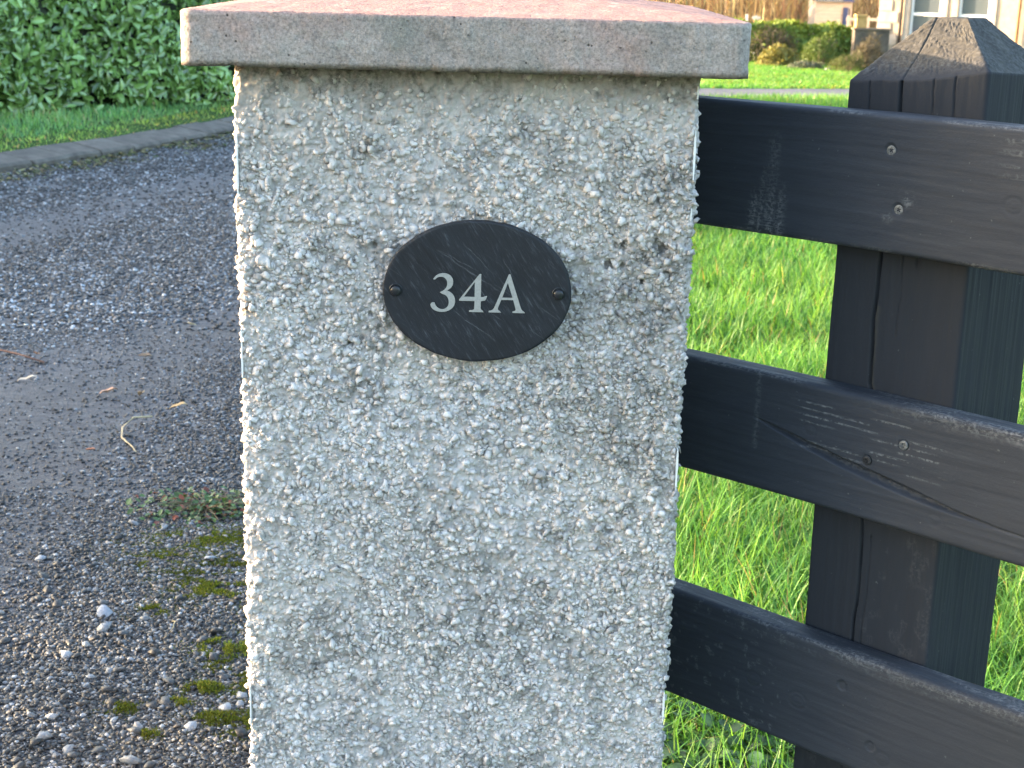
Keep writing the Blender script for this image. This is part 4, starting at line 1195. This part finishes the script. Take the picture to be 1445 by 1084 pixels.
def twig(pts, rad, col, label):
    mb = MB(); x0, y0 = pts[0][0], pts[0][1]; z0 = float(zroad(x0, y0))
    mb.tube([(p[0] - x0, p[1] - y0, p[2]) for p in pts], [rad * (1 - .5 * i / len(pts)) for i in range(len(pts))], 6)
    o = mb.build("twig", simple("twig_" + label[:8], col, .75, (90, .3)), None, True); o.location = (x0, y0, z0); tag(o, label, "twig")
twig([(-1.06, 4.30, .016), (-1.10, 4.24, .03), (-1.115, 4.17, .022), (-1.10, 4.10, .014), (-1.05, 4.02, .014), (-1.03, 3.98, .012)], .0028, (.45, .36, .22), "pale curved straw stalk bent into a hook on the gravel")
twig([(-1.95, 5.16, .02), (-1.82, 5.12, .02), (-1.68, 5.04, .016), (-1.58, 4.96, .014)], .005, (.14, .07, .05), "thin dark reddish twig lying on the gravel at the left")
twig([(-.665, 2.79, .012), (-.655, 2.77, .02), (-.652, 2.74, .02), (-.662, 2.71, .012)], .0012, (.45, .36, .2), "tiny bent straw stalk beside the moss on the gravel")

# ================================================================== LAUREL HEDGE
def bush_shell(path, hw, h, n, r, zfun=None, rough=.12):
    """points on the lumpy skin of a hedge along path; returns pos, outward normal"""
    path = np.array(path, float); seg = np.linalg.norm(np.diff(path, axis=0), axis=1); cs = np.concatenate([[0], np.cumsum(seg)])
    s = r.uniform(0, cs[-1], n); x = np.interp(s, cs, path[:, 0]); y = np.interp(s, cs, path[:, 1])
    tx = np.gradient(np.interp(np.linspace(0, cs[-1], 200), cs, path[:, 0])); ty = np.gradient(np.interp(np.linspace(0, cs[-1], 200), cs, path[:, 1]))
    i = np.clip((s / cs[-1] * 199).astype(int), 0, 199); tl = np.hypot(tx[i], ty[i]); nx, ny = ty[i] / tl, -tx[i] / tl     # right-hand side
    # cross section perimeter: right wall, top, left wall
    q = r.uniform(0, 1, n); tot = 2 * h + 2 * hw; d = q * tot
    right = d < h; top = (d >= h) & (d < h + 2 * hw)
    off = np.where(right, hw, np.where(top, hw - (d - h), -hw)); z = np.where(right, d, np.where(top, h, tot - d))
    e = np.minimum(z, h) / h; off = off * (1 - .12 * e ** 3) * (.92 + .0 * e)
    lump = (fbm(s * 1.3, z * 1.3 + off, 3, 161) - .5) * rough * 4 + (vn(s * 4.5, z * 4.5 + off, 162) - .5) * rough * 1.3
    no = np.where(top, 0, np.sign(off)); nz = np.where(top, 1.0, .15)
    off = off + no * lump; z = z + top * lump
    return x + nx * off, y + ny * off, z, np.stack([nx * no, ny * no, nz], -1), lump, s

def orient(nrm, r, jitter=.6):
    """matrices with local z near nrm, local y (leaf axis) drooping/up random"""
    n = len(nrm); z = nrm + r.normal(0, jitter, (n, 3)); z /= np.linalg.norm(z, axis=1)[:, None]
    up = np.stack([r.normal(0, .7, n), r.normal(0, .7, n), r.uniform(-.2, 1.2, n)], -1)
    y = up - (up * z).sum(1)[:, None] * z; y /= np.linalg.norm(y, axis=1)[:, None]
    x = np.cross(y, z); return np.stack([x, y, z], -1)

M_laurel = mat_leafy("laurel_leaves", .15, .24, .85, (1.4, 1.3, .5))
HP = [(-8.8, -3), (-8.7, 2), (-8.2, 5), (-7.4, 8.0), (-6.9, 10.2), (-6.3, 12.6), (-5.45, 14.7), (-4.5, 16.0), (-3.75, 17.1), (-3.2, 18.8), (-2.6, 20.6), (-1.9, 22.6)]  # near stretch is out of view, added to shade the gravel
def build_laurel():
    root = empty("laurel_hedge", (-6.0, 14.5, float(zt(-6, 14.5))), "long clipped laurel hedge with glossy green leaves behind the left kerb", "hedge")
    r = np.random.default_rng(71); n = 125000; hw, h = .85, 1.30
    x, y, z, nr, lump, s = bush_shell(HP, hw, h, n, r)
    face = (np.abs(nr[:, 2]) < .5) & (((x + 6) * 0 + (nr[:, 0] - .3 * nr[:, 1])) > 0)
    k = r.uniform(0, 1, n) < np.where((s > 8) & face, 1.0, .22); x, y, z, nr, lump = x[k], y[k], z[k], nr[k], lump[k]; n = len(x)
    dep = r.uniform(0, .16, n)
    z = z * np.interp(y, [8.5, 12.5], [.84, 1.0])  # unseen near stretch lowered so the sun clears it to the lawn
    gz = zt(x, y) + .12
    low = smooth(-.10, .14, z + .25 * (fbm(x * 2.4, y * 2.4, 2, 171) - .45))
    k = r.uniform(0, 1, n) < low; x, y, z, nr, lump, dep, gz = x[k], y[k], z[k], nr[k], lump[k], dep[k], gz[k]; n = len(x)
    pos = np.stack([x, y, z + gz], -1) - nr * dep[:, None]
    M = orient(nr, r, .55) * r.uniform(.08, .14, n)[:, None, None]
    c = np.array([.20, .33, .09]) * r.uniform(.6, 1.45, (n, 1)); yg = r.uniform(0, 1, n) < .12; c[yg] = np.array([.075, .14, .03]) * r.uniform(.8, 1.25, (yg.sum(), 1))
    c *= (.75 + .5 * fbm(x * 1.5, z * 1.5 + y, 2, 172))[:, None]
    tv, tf = leaf_template(4, .42, .22, .16)
    V, Fa, C = inst_np(tv, tf, pos, M, c)
    o = root.location
    V = V - np.array([o[0], o[1], o[2]])
    mesh_np("foliage", V, Fa, M_laurel, root, {'col': C}, smooth_sh=True)
    # solid dark core filling the hedge behind its leaves
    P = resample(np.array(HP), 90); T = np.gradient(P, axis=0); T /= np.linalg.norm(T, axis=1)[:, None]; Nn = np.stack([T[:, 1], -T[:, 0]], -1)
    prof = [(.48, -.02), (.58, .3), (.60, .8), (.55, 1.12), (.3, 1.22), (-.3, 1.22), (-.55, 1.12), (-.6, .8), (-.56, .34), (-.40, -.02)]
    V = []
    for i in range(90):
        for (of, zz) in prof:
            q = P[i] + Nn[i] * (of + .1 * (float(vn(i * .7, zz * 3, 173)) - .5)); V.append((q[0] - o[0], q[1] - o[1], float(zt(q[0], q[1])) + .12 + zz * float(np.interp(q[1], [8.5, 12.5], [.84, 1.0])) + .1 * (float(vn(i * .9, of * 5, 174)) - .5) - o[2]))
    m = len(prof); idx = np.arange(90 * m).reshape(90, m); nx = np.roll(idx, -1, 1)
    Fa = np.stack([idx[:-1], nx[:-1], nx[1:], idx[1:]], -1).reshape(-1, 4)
    mesh_np("inner_core", np.array(V), Fa, simple("hedge_inner", (.018, .025, .012), .95, (12, .5)), root)
    M_hs = simple("hedge_stem", (.05, .04, .03), .85)
    cs = np.linspace(0, 89, 50)
    for t in cs:
        i = int(t)
        for sd in (-.35, .1, .35, .55):
            if r.uniform() < .75:
                q = P[i] + Nn[i] * sd + r.normal(0, .1, 2); g = float(zt(q[0], q[1])) + .08
                L = r.normal(0, .12, 2)
                if not (20 <= i <= 75 and sd == .35): continue
                mb = MB(); mb.tube([(q[0] - o[0], q[1] - o[1], g - o[2]), (q[0] + L[0] - o[0], q[1] + L[1] - o[1], g + .25 - o[2]), (q[0] + .5 * L[0] - o[0], q[1] + .5 * L[1] - o[1], g + .5 - o[2])], [.028, .022, .014], 6); mb.build("stem", M_hs, root)
build_laurel()

# ================================================================== FAR GARDEN
def shrub(name, label, cat, x, y, rx, ry, h, n, size, col, colb, r, tpl=(3, .4), mat=None, group=None, spiky=.5, thin=.0, zb=None):
    z0 = float(zt(x, y)) if zb is None else zb
    root = empty(name, (x, y, z0), label, cat, group)
    u = r.normal(0, 1, (n, 3)); u /= np.linalg.norm(u, axis=1)[:, None]; u[:, 2] = np.abs(u[:, 2])
    lump = 1 + (fbm(u[:, 0] * 2.2 + 7 + x, u[:, 1] * 2.2 + u[:, 2] * 2 + 5, 3, 181) - .5) * .7
    rad = lump * r.uniform(.72, 1.0, n)
    pos = np.stack([u[:, 0] * rx * rad, u[:, 1] * ry * rad, u[:, 2] * h * rad + .0], -1)
    M = orient(u, r, spiky) * (r.uniform(.7, 1.3, n) * size)[:, None, None]
    c = np.array(col) * r.uniform(.55, 1.45, (n, 1)); b = r.uniform(0, 1, n) < .3; c[b] = np.array(colb) * r.uniform(.7, 1.3, (b.sum(), 1))
    tv, tf = leaf_template(tpl[0], tpl[1], .15, .1)
    V, Fa, C = inst_np(tv, tf, pos, M, c)
    mesh_np("foliage", V, Fa, mat or M_bush, root, {'col': C})
    mb = MB()
    for i in range(9):
        a = r.uniform(0, 2 * PI); d = r.uniform(.2, .75)
        mb.tube([(0.04 * math.cos(a), .04 * math.sin(a), -.03), (rx * d * .5 * math.cos(a), ry * d * .5 * math.sin(a), h * .4), (rx * d * math.cos(a), ry * d * math.sin(a), h * .8)], [.025, .016, .006], 5)
    mb.build("stem", M_bark, root)
    return root
M_bush = mat_leafy("bush_leaves", .25, .55, .3, (1.3, 1.2, .5))
M_bark = simple("bark_grey_brown", (.13, .10, .07), .85, (25, .35), (40, .01))
rb = np.random.default_rng(81)
shrub("golden_shrub", "small golden yellow shrub at the left of the far flower bed", "shrub", 5.95, 35.4, .50, .45, .50, 3000, .07, (.20, .18, .045), (.15, .16, .045), rb, spiky=.9)
shrub("bare_shrub", "dark grey brown twiggy shrub behind the golden yellow shrub", "shrub", 6.0, 36.9, .75, .4, .95, 2600, .09, (.05, .045, .035), (.07, .06, .045), rb, (2, .12), spiky=1.2)
shrub("olive_shrub", "tall olive green shrub in the middle of the far flower bed", "shrub", 6.95, 36.0, .42, .4, .80, 3200, .06, (.10, .15, .035), (.07, .12, .03), rb, (2, .3), spiky=.9)
shrub("clipped_shrub", "low rounded olive green dome of a shrub at the lawn's far edge", "shrub", 6.95, 32.9, .40, .40, .42, 4000, .035, (.085, .10, .025), (.06, .085, .025), rb, (2, .3), spiky=.7)
shrub("heather", "low grey green mat of heather left of the rounded shrub", "heather", 6.25, 33.8, .42, .3, .20, 1800, .05, (.09, .12, .09), (.12, .11, .07), rb, (2, .25), spiky=1.0)
shrub("russet_shrub", "russet brown twiggy shrub against the dark garden wall", "shrub", 7.62, 34.3, .42, .35, .72, 2600, .07, (.10, .085, .055), (.08, .075, .05), rb, (2, .2), spiky=1.1)
def build_far_hedge():
    root = empty("garden_hedge", (7.2, 38.2, float(zt(7.2, 38.2))), "bright yellow green hedge along the back of the far garden", "hedge")
    r = np.random.default_rng(83); n = 9000
    x, y, z, nr, lump, s = bush_shell([(5.2, 37.6), (6.6, 37.9), (8.45, 38.3)], .45, .86, n, r, rough=.09)
    g = zt(x, y); o = root.location
    pos = np.stack([x - o[0], y - o[1], z + g - o[2]], -1) - nr * r.uniform(0, .1, (n, 1))
    M = orient(nr, r, .7) * r.uniform(.07, .14, n)[:, None, None]
    c = np.array([.17, .24, .045]) * r.uniform(.6, 1.4, (n, 1)); c[z < .6] *= np.array([.75, .85, 1.1])
    tv, tf = leaf_template(3, .45, .2, .15); V, Fa, C = inst_np(tv, tf, pos, M, c)
    mesh_np("foliage", V, Fa, M_bush, root, {'col': C})
    mb = MB()
    for t in np.linspace(5.3, 8.4, 14):
        yy = 37.6 + (t - 5.2) * .2; gz = float(zt(t, yy)); mb = MB(); mb.tube([(t - o[0], yy - o[1], gz - .05 - o[2]), (t - o[0] + .05, yy - o[1], gz + .5 - o[2]), (t - o[0] - .04, yy - o[1], gz + .9 - o[2])], [.03, .024, .01], 5); mb.build("stem", M_bark, root)
build_far_hedge()
def rock(x, y, s, label):
    r = np.random.default_rng(9); V, Fa, C = pebble_np(np.array([0.]), np.array([0.]), np.array([s * .3]), np.array([s]), r, np.array([[.40, .41, .43]]), 1)
    o = mesh_np("rock", V, Fa, M_peb, attrs={'col': C}); o.location = (x, y, float(zt(x, y))); tag(o, label, "rock")
rock(6.55, 33.2, .11, "pale grey rock between the heather and the rounded shrub")

def build_garden_wall():
    root = empty("garden_wall", (8.05, 36.6, float(zt(8, 36.6))), "dark brown low garden wall beside the corner of the stone house", "wall")
    t = NT("wall_dark_stone"); t.col(t.ramp(t.noise(4, 6, .65), [(.3, (.05, .042, .036)), (.5, (.09, .078, .065)), (.7, (.15, .125, .10))])); t.rough(.9); t.bump(t.noise(18, 5), .02)
    mb = MB(); mb.box(-.27, .55, -.14, .14, -.05, .86); mb.build("wall_body", t.m, root, bevel=.015)
    mb = MB(); mb.box(-.30, .58, -.17, .17, .862, .90); mb.build("coping", simple("wall_coping", (.16, .13, .10), .85, (14, .3)), root, bevel=.01)
    o = empty("chimney_pot_planter", (7.93, 36.6, float(zt(8, 36.6)) + .90), "square buff coloured pot standing on the dark garden wall", "planter")
    mb = MB(); z = 0
    prof = [(.115, 0), (.125, .02), (.12, .24), (.14, .25), (.14, .31), (.11, .31), (.10, .22)]
    n = 4; vs = []
    for (r_, z_) in prof: vs += [(-r_, -r_, z_), (r_, -r_, z_), (r_, r_, z_), (-r_, r_, z_)]
    fs = [(j * 4 + q, j * 4 + (q + 1) % 4, (j + 1) * 4 + (q + 1) % 4, (j + 1) * 4 + q) for j in range(len(prof) - 1) for q in range(4)] + [(3, 2, 1, 0), tuple(len(vs) - 4 + q for q in range(4))]
    mb.add(vs, fs); mb.build("pot", simple("pot_buff", (.42, .27, .10), .8, (12, .2)), o, bevel=.008)
    mb = MB(); mb.box(-.098, .098, -.098, .098, .215, .25); mb.build("soil", simple("soil", (.04, .03, .02), .95), o)
build_garden_wall()

# ---- stone house (top right)
def build_house():
    H0 = np.array([8.68, 38.0]); a = math.radians(30); zg = -1.08
    root = empty("stone_house", (H0[0], H0[1], zg), "large cream rendered house with stone quoins and white sash windows at top right", "house", rz=-a)
    L, D, HT = 11.0, 7.5, 5.2
    M_wall = None
    t = NT("house_render"); t.col(t.ramp(t.noise(5, 6, .7), [(.3, (.40, .31, .23)), (.7, (.52, .42, .33))])); t.rough(.9); t.bump(t.noise(40, 5, .7), .015); M_wall = t.m
    t = NT("house_stone"); t.col(t.ramp(t.noise(3.5, 5, .6), [(.3, (.36, .29, .23)), (.7, (.52, .44, .37))])); t.rough(.85); t.bump(t.noise(30, 4), .008); M_st = t.m
    M_white = simple("frame_white", (.78, .78, .78), .45, (20, .04))
    t = NT("window_glass"); t.col((.10, .12, .14)); t.rough(.06); t.spec(1.0); t.p.inputs['IOR'].default_value = 1.5; M_gl = t.m
    M_slate = simple("roof_slate", (.07, .075, .085), .7, (8, .3), (20, .02))
    # windows: (u0,u1,z0,z1) in facade coordinates, z local
    wins = [(.74, 1.48, .55, 2.05), (1.88, 2.62, .55, 2.05), (4.6, 5.4, .55, 2.05), (6.4, 7.2, .55, 2.05), (.74, 1.48, 3.1, 4.4), (1.88, 2.62, 3.1, 4.4), (4.6, 5.4, 3.1, 4.4), (6.4, 7.2, 3.1, 4.4)]
    us = sorted(set([0, L] + [w[0] for w in wins] + [w[1] for w in wins])); zs = sorted(set([0, HT] + [w[2] for w in wins] + [w[3] for w in wins]))
    mb = MB()
    for i in range(len(us) - 1):
        for j in range(len(zs) - 1):
            um, zm = (us[i] + us[i + 1]) / 2, (zs[j] + zs[j + 1]) / 2
            if any(w[0] < um < w[1] and w[2] < zm < w[3] for w in wins): continue
            mb.add([(us[i], 0, zs[j]), (us[i + 1], 0, zs[j]), (us[i + 1], 0, zs[j + 1]), (us[i], 0, zs[j + 1])], [(0, 1, 2, 3)])
    for w in wins:   # reveals
        u0, u1, z0, z1 = w; d = .14
        mb.add([(u0, 0, z0), (u1, 0, z0), (u1, d, z0), (u0, d, z0)], [(0, 1, 2, 3)]); mb.add([(u0, 0, z1), (u1, 0, z1), (u1, d, z1), (u0, d, z1)], [(3, 2, 1, 0)])
        mb.add([(u0, 0, z0), (u0, d, z0), (u0, d, z1), (u0, 0, z1)], [(0, 1, 2, 3)]); mb.add([(u1, 0, z0), (u1, d, z0), (u1, d, z1), (u1, 0, z1)], [(3, 2, 1, 0)])
    mb.add([(0, 0, 0), (0, D, 0), (0, D, HT), (0, 0, HT)], [(3, 2, 1, 0)][::1]); mb.add([(L, 0, 0), (L, D, 0), (L, D, HT), (L, 0, HT)], [(0, 1, 2, 3)]); mb.add([(0, D, 0), (L, D, 0), (L, D, HT), (0, D, HT)], [(3, 2, 1, 0)])
    mb.add([(0, 0, HT), (0, D, HT), (0, D / 2, HT + 2.6)], [(0, 1, 2)]); mb.add([(L, 0, HT), (L, D, HT), (L, D / 2, HT + 2.6)], [(2, 1, 0)])
    mb.build("wall", M_wall, root)
    mb = MB(); q = 0; z = 0
    while z < HT - .1:
        w = .46 if q % 2 == 0 else .30; mb.box(-.025, w, -.025, .0 - .002, z + .006, z + .262); mb.box(-.025, -.002, -.001, w * .8, z + .006, z + .262); z += .268; q += 1
    mb.build("quoin", M_st, root, bevel=.008)
    mb = MB(); mb.box(-.25, L + .25, -.35, D / 2, 0, .1)
    me = MB(); me.add([(-.25, -.35, HT - .1), (L + .25, -.35, HT - .1), (L + .25, D / 2, HT + 2.75), (-.25, D / 2, HT + 2.75), (-.25, -.35, HT - .22), (L + .25, -.35, HT - .22), (L + .25, D / 2, HT + 2.63), (-.25, D / 2, HT + 2.63)],
                      [(0, 1, 2, 3), (7, 6, 5, 4), (0, 4, 5, 1), (1, 5, 6, 2), (3, 7, 4, 0)])
    me.add([(-.25, D + .35, HT - .1), (L + .25, D + .35, HT - .1), (L + .25, D / 2, HT + 2.75), (-.25, D / 2, HT + 2.75), (-.25, D + .35, HT - .22), (L + .25, D + .35, HT - .22), (L + .25, D / 2, HT + 2.63), (-.25, D / 2, HT + 2.63)],
           [(3, 2, 1, 0), (4, 5, 6, 7), (1, 5, 4, 0), (2, 6, 5, 1), (0, 4, 7, 3)])
    me.build("roof", M_slate, root)
    mb = MB(); mb.tube([(.545, -.07, 0), (.545, -.07, HT - .1)], .032, 10); mb.build("drainpipe", simple("pipe_dark", (.04, .035, .04), .5), root, True)
    mb = MB(); mb.tube([(3.3, -.07, 0), (3.3, -.07, HT - .1)], .035, 10)
    mb.build("drainpipe", simple("pipe_rust", (.30, .16, .08), .6), root, True)
    for w in wins:
        u0, u1, z0, z1 = w
        mb = MB(); s_ = .15                                   # stone surround
        mb.box(u0 - s_, u0 - .004, -.03, .05, z0 - .1, z1 + .004); mb.box(u1 + .004, u1 + s_, -.03, .05, z0 - .1, z1 + .004); mb.box(u0 - s_, u1 + s_, -.032, .05, z1 + .008, z1 + .2)
        wo_ = MB(); f = .06
        for (a0, a1, b0, b1) in ((u0 + .003, u0 + f, z0 + .003, z1 - .003), (u1 - f, u1 - .003, z0 + .003, z1 - .003), (u0 + f, u1 - f, z0 + .003, z0 + f + .02), (u0 + f, u1 - f, z1 - f, z1 - .003), (u0 + f, u1 - f, (z0 + z1) / 2 - .035, (z0 + z1) / 2 + .035)):
            wo_.box(a0, a1, .05, .11, b0, b1)
        win = wo_.build("window", M_white, root)
        mb.build("surround", M_st, win, bevel=.008)
        sb = MB(); sb.box(u0 - s_, u1 + s_, -.08, .045, z0 - .1 - .08, z0 - .105); sb.build("sill", M_st, win, bevel=.006)
        gb = MB(); gb.box(u0 + f - .01, u1 - f + .01, .085, .092, z0 + f, z1 - f); gb.build("pane", M_gl, win)
        cb = MB()
        # half drawn blind seen behind the glass
        cb.box(u0 + f, u1 - f, .16, .165, (z0 + z1) / 2 + .1, z1); cb.build("blind", simple("blind", (.6, .6, .58), .8), win)
    # wall lamp and cable box seen at the frame's right edge
    lb = MB(); lb.tube([(3.62, -.002, 1.62), (3.62, -.09, 1.60)], .012, 8); lb.tube([(3.62, -.09, 1.65), (3.62, -.09, 1.54)], [.02, .055], 10); lb.build("wall_lamp", simple("lamp_grey", (.10, .11, .14), .5), root)
    return root
build_house()

def build_playhouse():
    x0, y0 = 8.28, 44.2; zg = float(zt(x0, y0))
    root = empty("summer_house", (x0, y0, zg), "small pale boarded summer house with blue gable and door beyond the far hedge", "summer house")
    M_b = simple("boards_cream", (.62, .52, .44), .7, (6, .06)); t = NT("boards"); 
    w = t.n("ShaderNodeTexWave"); w.bands_direction = 'Z'; w.inputs['Scale'].default_value = 3.2; w.inputs['Distortion'].default_value = .1; t.l(t.co(), w.inputs[0])
    t.col(t.ramp(t.noise(5, 3), [(.3, (.64, .57, .51)), (.7, (.72, .65, .59))])); t.rough(.7); t.bump(w.outputs[1], .01, .5); M_b = t.m
    M_blue = simple("paint_blue", (.05, .11, .35), .5, (20, .1)); M_wh = simple("paint_white", (.7, .7, .7), .5)
    hz = 1.58
    mb = MB(); mb.box(0, .74, 0, 1.1, -.05, hz); mb.build("wall", M_b, root)
    # front with porch turned to the right
    mb = MB(); mb.box(.742, 1.08, .25, 1.1, -.05, hz); mb.build("porch_wall", M_b, root)
    for k, (a, b) in enumerate(((.765, .80), (.99, 1.03))):
        wb = MB(); wb.box(a, b, .225, .249, 1.02, 1.40); wb.build("window", M_wh, root); pb = MB(); pb.box(a + .006, b - .006, .220, .2245, 1.05, 1.37); pb.build("pane", simple("pane_dark", (.05, .05, .10), .2), root)
    db = MB(); db.box(.83, .96, .222, .249, .35, 1.40); d = db.build("door", M_blue, root); hb = MB(); hb.box(.94, .95, .21, .2215, .85, .9); hb.build("handle", M_wh, d)
    rf = MB(); rf.add([(-.06, -.1, hz), (.76, -.1, hz), (.76, .55, hz + .3), (-.06, .55, hz + .3), (.76, 1.2, hz), (-.06, 1.2, hz), (-.06, -.1, hz - .03), (.76, -.1, hz - .03)], [(0, 1, 2, 3), (3, 2, 4, 5), (6, 7, 1, 0), (0, 3, 5), (1, 4, 2)])
    rf.build("roof", simple("roof_felt", (.20, .22, .24), .9, (10, .2)), root)
    gb = MB(); gb.add([(.765, .17, hz - .02), (1.14, .17, hz - .02), (.93, .17, hz + .14), (.765, 1.15, hz - .02), (1.14, 1.15, hz - .02), (.93, 1.15, hz + .14)], [(0, 1, 2), (5, 4, 3), (0, 2, 5, 3), (1, 4, 5, 2)]); gb.build("gable", M_blue, root)
build_playhouse()
def build_picket():
    x0, y0 = 9.0, 43.4; zg = float(zt(x0, y0))
    root = empty("veranda_railing", (x0, y0, zg), "white painted railing with upright bars beside the small summer house", "railing")
    M_wh = simple("rail_white", (.72, .66, .60), .6, (10, .08))
    mb = MB(); mb.box(0, 1.5, -.03, .03, 1.05, 1.13); mb.box(0, 1.5, -.03, .03, .30, .36); mb.build("bar", M_wh, root)
    for k in range(6):
        pb = MB(); pb.box(.02 + k * .28, .08 + k * .28, -.04, .035, -.05, 1.18); pb.build("upright", M_wh, root)
    pb = MB(); pb.box(.36, .60, -.01, .02, .37, 1.04); pb.build("panel", simple("panel_grey", (.40, .38, .40), .6), root)
build_picket()
for i, (x, lab, hh) in enumerate(((6.05, "white post without an arm in front of the thicket", 1.15), (6.30, "white post with a short cross arm in front of the thicket", 1.12))):
    y = 42.0; root = empty("garden_post", (x, y, float(zt(x, y))), lab, "post")
    mb = MB(); mb.tube([(0, 0, -.1), (0, 0, hh)], [.045, .04], 8); mb.build("shaft", simple("post_white", (.7, .66, .62), .6, (20, .1)), root)
    if i: mb = MB(); mb.box(-.11, .11, -.03, .03, hh - .09, hh - .02); mb.build("arm", simple("arm_white", (.7, .66, .62), .6), root)

# ---- bare trees + thicket
M_tan = simple("bark_tan", (.40, .27, .14), .85, (6, .35), (25, .01)); M_tan2 = simple("bark_pale", (.46, .36, .24), .85, (6, .3), (25, .01))
def bare_tree_mesh(seed, mat, height=5.0):
    r = random.Random(seed); tb = MB(); cb = MB()
    def grow(p, d, L, rad, depth):
        pts = [p]; rr = [rad]; q = p; dd = d; k = 5
        for i in range(k):
            dd = (dd + Vector((r.gauss(0, .10), r.gauss(0, .10), r.gauss(.02, .05)))).normalized(); q = q + dd * (L / k); pts.append(q); rr.append(rad * (1 - .55 * (i + 1) / k))
        (tb if depth == 0 else cb).tube(pts, rr, 7 if depth == 0 else 4)
        if depth < 3:
            for j in range([7, 5, 3][depth]):
                i = r.randint(1, k) ; a = r.uniform(0, 2 * PI); e = r.uniform(.35, .9)
                nd = (dd + Vector((math.cos(a) * e, math.sin(a) * e, r.uniform(.0, .5)))).normalized(); grow(pts[i], nd, L * r.uniform(.45, .65), rr[i] * .6, depth + 1)
    for s in range(r.choice((1, 2, 3))):
        a = r.uniform(0, 2 * PI); grow(Vector((.12 * math.cos(a), .12 * math.sin(a), -.2)), Vector((math.cos(a) * .15, math.sin(a) * .15, 1)).normalized(), height * r.uniform(.8, 1.1), r.uniform(.05, .10), 0)
    return tb, cb
protos = []
for k in range(3):
    tb, cb = bare_tree_mesh(100 + k, M_tan)
    m1 = bpy.data.meshes.new("trunk"); m1.from_pydata(tb.v, [], tb.f); m1.materials.append(M_tan2 if k == 1 else M_tan)
    m2 = bpy.data.meshes.new("crown"); m2.from_pydata(cb.v, [], cb.f); m2.materials.append(M_tan)
    protos.append((m1, m2))
rt = random.Random(77)
for i in range(26):
    x = -3.0 + i * .62 + rt.uniform(-.3, .3); y = rt.uniform(44.5, 54)
    if i > 19: x = 10 + rt.uniform(-2, 8)
    k = i % 3
    root = empty("bare_tree", (x, y, float(zt(x, y))), "leafless tan tree in the thicket beyond the far garden", "tree", "bare trees beyond the garden", rz=rt.uniform(0, 6.28))
    s = rt.uniform(.8, 1.3); root.scale = (s, s, s)
    for nm, me in zip(("trunk", "crown"), protos[k]):
        link(bpy.data.objects.new(nm, me), root)
def build_thicket():
    r = np.random.default_rng(91); n = 17000
    x = r.uniform(-6, 22, n); y = r.uniform(43, 60, n); k = ~((x > 7.9) & (x < 10.6) & (y < 46)); x, y = x[k], y[k]; n = len(x)
    h = r.uniform(.5, 3.4, n); L = np.abs(r.normal(0, .8, n))
    pal = np.array([[.60, .42, .20], [.70, .54, .30], [.56, .34, .22], [.44, .33, .18], [.66, .56, .28], [.24, .17, .12]])
    c = pal[r.integers(0, 6, n)] * r.uniform(.6, 1.2, (n, 1)); c *= (.6 + .8 * vn(x * .8, y * .8, 191))[:, None]
    pos = np.stack([x, y, zt(x, y) + r.uniform(-.1, 1.2, n)], -1)
    V, Fa, C = blades(pos, h, r.uniform(.010, .035, n), L, 10, 3, c)
    tag(mesh_np("thicket", V, Fa, mat_leafy("thicket_twigs", .1, .8, .1, (1, 1, 1)), attrs={'col': C}), kind="stuff")
    # far wooded rise closing the view
    n = 9000; x = r.uniform(-40, 60, n); y = r.uniform(60, 75, n); pos = np.stack([x, y, zt(x, y)], -1)
    c = pal[r.integers(0, 6, n)] * .8
    V, Fa, C = blades(pos, r.uniform(2, 7, n), r.uniform(.05, .12, n), r.uniform(0, .3, n), 11, 3, c)
    tag(mesh_np("distant_wood", V, Fa, M_bush, attrs={'col': C}), kind="stuff")
build_thicket()
